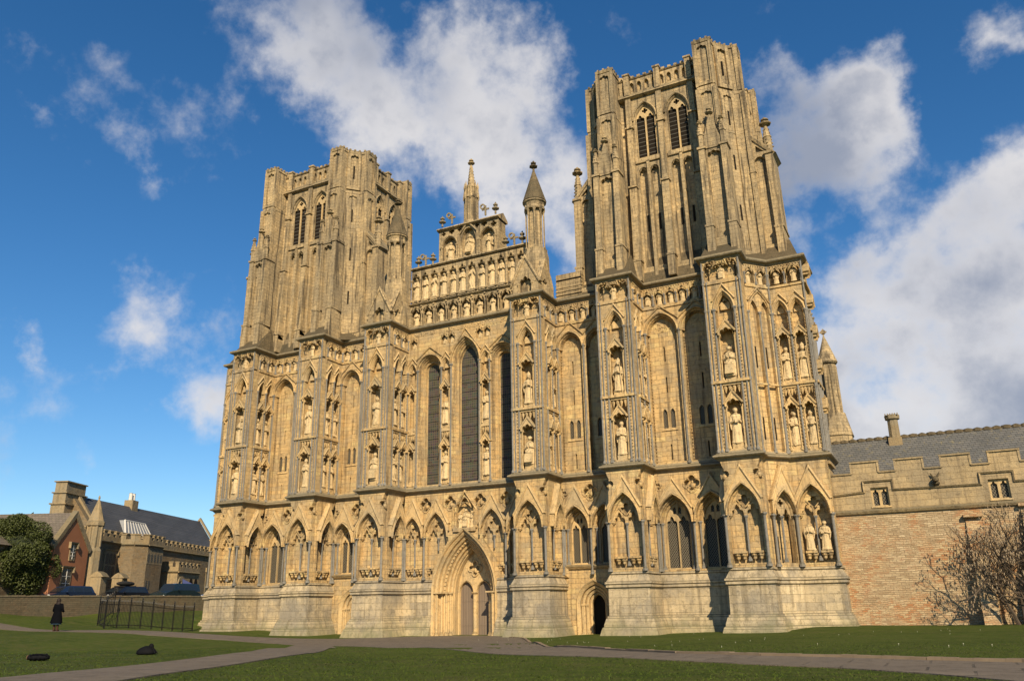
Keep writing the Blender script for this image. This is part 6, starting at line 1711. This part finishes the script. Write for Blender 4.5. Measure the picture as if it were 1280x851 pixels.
c_ = MB(); c_.lathe(0, 0, [(.31, .36), (.305, .37), (.26, .6)], 24, 1, .72); c_.build('dress_hem', 'skirt', PP, smooth=True)
for s in (-1, 1): c_ = MB(); c_.lathe(s*.10, .01, [(.05, .0), (.06, .02), (.06, .1), (.062, .2), (.075, .42), (.07, .46)], 14); c_.ball((s*.11, .09, .05), .06, 10, 6, (.8, 1.7, .8)); c_.build('boot', 'boots', PP, smooth=True)
px, py = -17.9, -15.6
PP.location = (px, py, hgt(px, py)+.02); PP.rotation_euler = (0, 0, radians(20))

# ------------------------------------------------------------------ bags on the grass
M['bag'] = simple('black_nylon', (.004, .004, .005), .8, .15); M['bagflap'] = simple('tan_panel', (.16, .08, .05), .8, .2)
def bag(lab, x, y, rz, kind):
    B_ = thing('bag', lab, 'bag', (0, 0, 0), 'bags lying on the left lawn')
    m_ = MB()
    def md(a, z): return 1+.06*sin(5*a+z*20)
    if kind == 0:     # long roll bag lying on its side
        N_ = 14; prev = None; rings = []
        for i in range(N_+1):
            t = i/N_; xx = -.26+.52*t; rr = .085*(1-.35*abs(2*t-1)**4)*(1+.10*sin(i*1.7)); rings.append([(xx, cos(a)*rr*1.35, .075+sin(a)*rr*.95+.012*sin(i*2.2)) for a in [2*pi*k/14 for k in range(14)]])
        vs = [p for r_ in rings for p in r_]; fs = [(i*14+k, i*14+(k+1) % 14, (i+1)*14+(k+1) % 14, (i+1)*14+k) for i in range(N_) for k in range(14)]+[tuple(range(14)), tuple(range(N_*14, N_*14+14))]
        m_.add(vs, fs); m_.build('bag_body', 'bag', B_, smooth=True)
        m_ = MB(); m_.ball((-.265, 0, .075), .065, 10, 8, (.35, 1.2, .95)); m_.build('end_panel', 'bagflap', B_, smooth=True)
        m_ = MB(); 
        for i in range(10): a0, a1 = pi*i/10, pi*(i+1)/10; m_.tube((cos(a0)*.2+.03, -.12, .12+sin(a0)*.04), (cos(a1)*.2+.03, -.12, .12+sin(a1)*.04), .012, .012, 5)
        m_.build('strap', 'bag', B_)
    else:
        m_.lathe(0, 0, [(.20, .0), (.23, .03), (.20, .1), (.13, .16), (.05, .20), (.01, .21)], 18, 1.15, .7, mod=md); m_.build('bag_body', 'bag', B_, smooth=True)
        m_ = MB(); m_.ball((.12, 0, .19), .07, 8, 6, (1, .8, 1.1)); m_.build('hood', 'bag', B_, smooth=True)
        m_ = MB(); m_.tube((.14, -.05, .2), (.28, -.12, .02), .02, .02, 6); m_.tube((.1, .05, .22), (.3, .0, .02), .016, .016, 6); m_.build('strap', 'bag', B_)
    B_.scale = (.72,)*3 if kind == 0 else (.8,)*3; B_.location = (x, y, hgt(x, y)+.01); B_.rotation_euler = (0, 0, rz)
bag('long black bag with brownish end lying flat on the left lawn', 12.55, -37.2, radians(32), 0)
bag('slouched black rucksack with loose straps on the lawn', 12.62, -34.85, radians(30), 1)

# ------------------------------------------------------------------ daisies and grass blades
d = MB(); rnd = random.Random(21)
for k in range(130):
    x = rnd.uniform(4, 33); y = rnd.uniform(-31, -3.5)
    if y < -33+(33-x)*.25 or y < (-18.4-(x-11.8)*1.15 if x < 23 else -31)+1.2 or rnd.random() < .4: continue
    z = hgt(x, y)+.03; r_ = rnd.uniform(.007, .015); d.lathe(x, y, [(.002, z-.05), (.002, z), (r_, z+.01), (.003, z+.016)], 5)
o = d.build('daisies', 'daisy'); struct(o, 'stuff', 'tiny white daisies scattered in the right lawn', 'flowers')
g = MB(); rnd = random.Random(5); cnt = 0
def inpoly(x, y, A, B):
    P_ = list(A)+list(reversed(B)); c = False; j = len(P_)-1
    for i in range(len(P_)):
        xi, yi = P_[i]; xj, yj = P_[j]
        if (yi > y) != (yj > y) and x < (xj-xi)*(y-yi)/(yj-yi)+xi: c = not c
        j = i
    return c
fw2 = Vector((F_.x, F_.y)).normalized()
while cnt < 60000:
    ang = rnd.uniform(-.62, .62)+YAW; dist = 8.5+rnd.random()**1.5*30
    x, y = CAM.x+sin(ang)*dist, CAM.y+cos(ang)*dist; cnt += 1
    if inpoly(x, y, PA, PBL) or inpoly(x, y, QA, QB): continue
    z = hgt(x, y); h = rnd.uniform(.012, .028)*max(.3, 1-dist/45); a = rnd.random()*pi; w_ = .004+.0003*dist; lx, ly = rnd.gauss(0, .015), rnd.gauss(0, .015)
    g.add([(x-cos(a)*w_, y-sin(a)*w_, z), (x+cos(a)*w_, y+sin(a)*w_, z), (x+lx, y+ly, z+h)], [(0, 1, 2)])
o = g.build('grass', 'blade'); struct(o, 'stuff', 'short mown grass blades on the near lawns', 'grass')
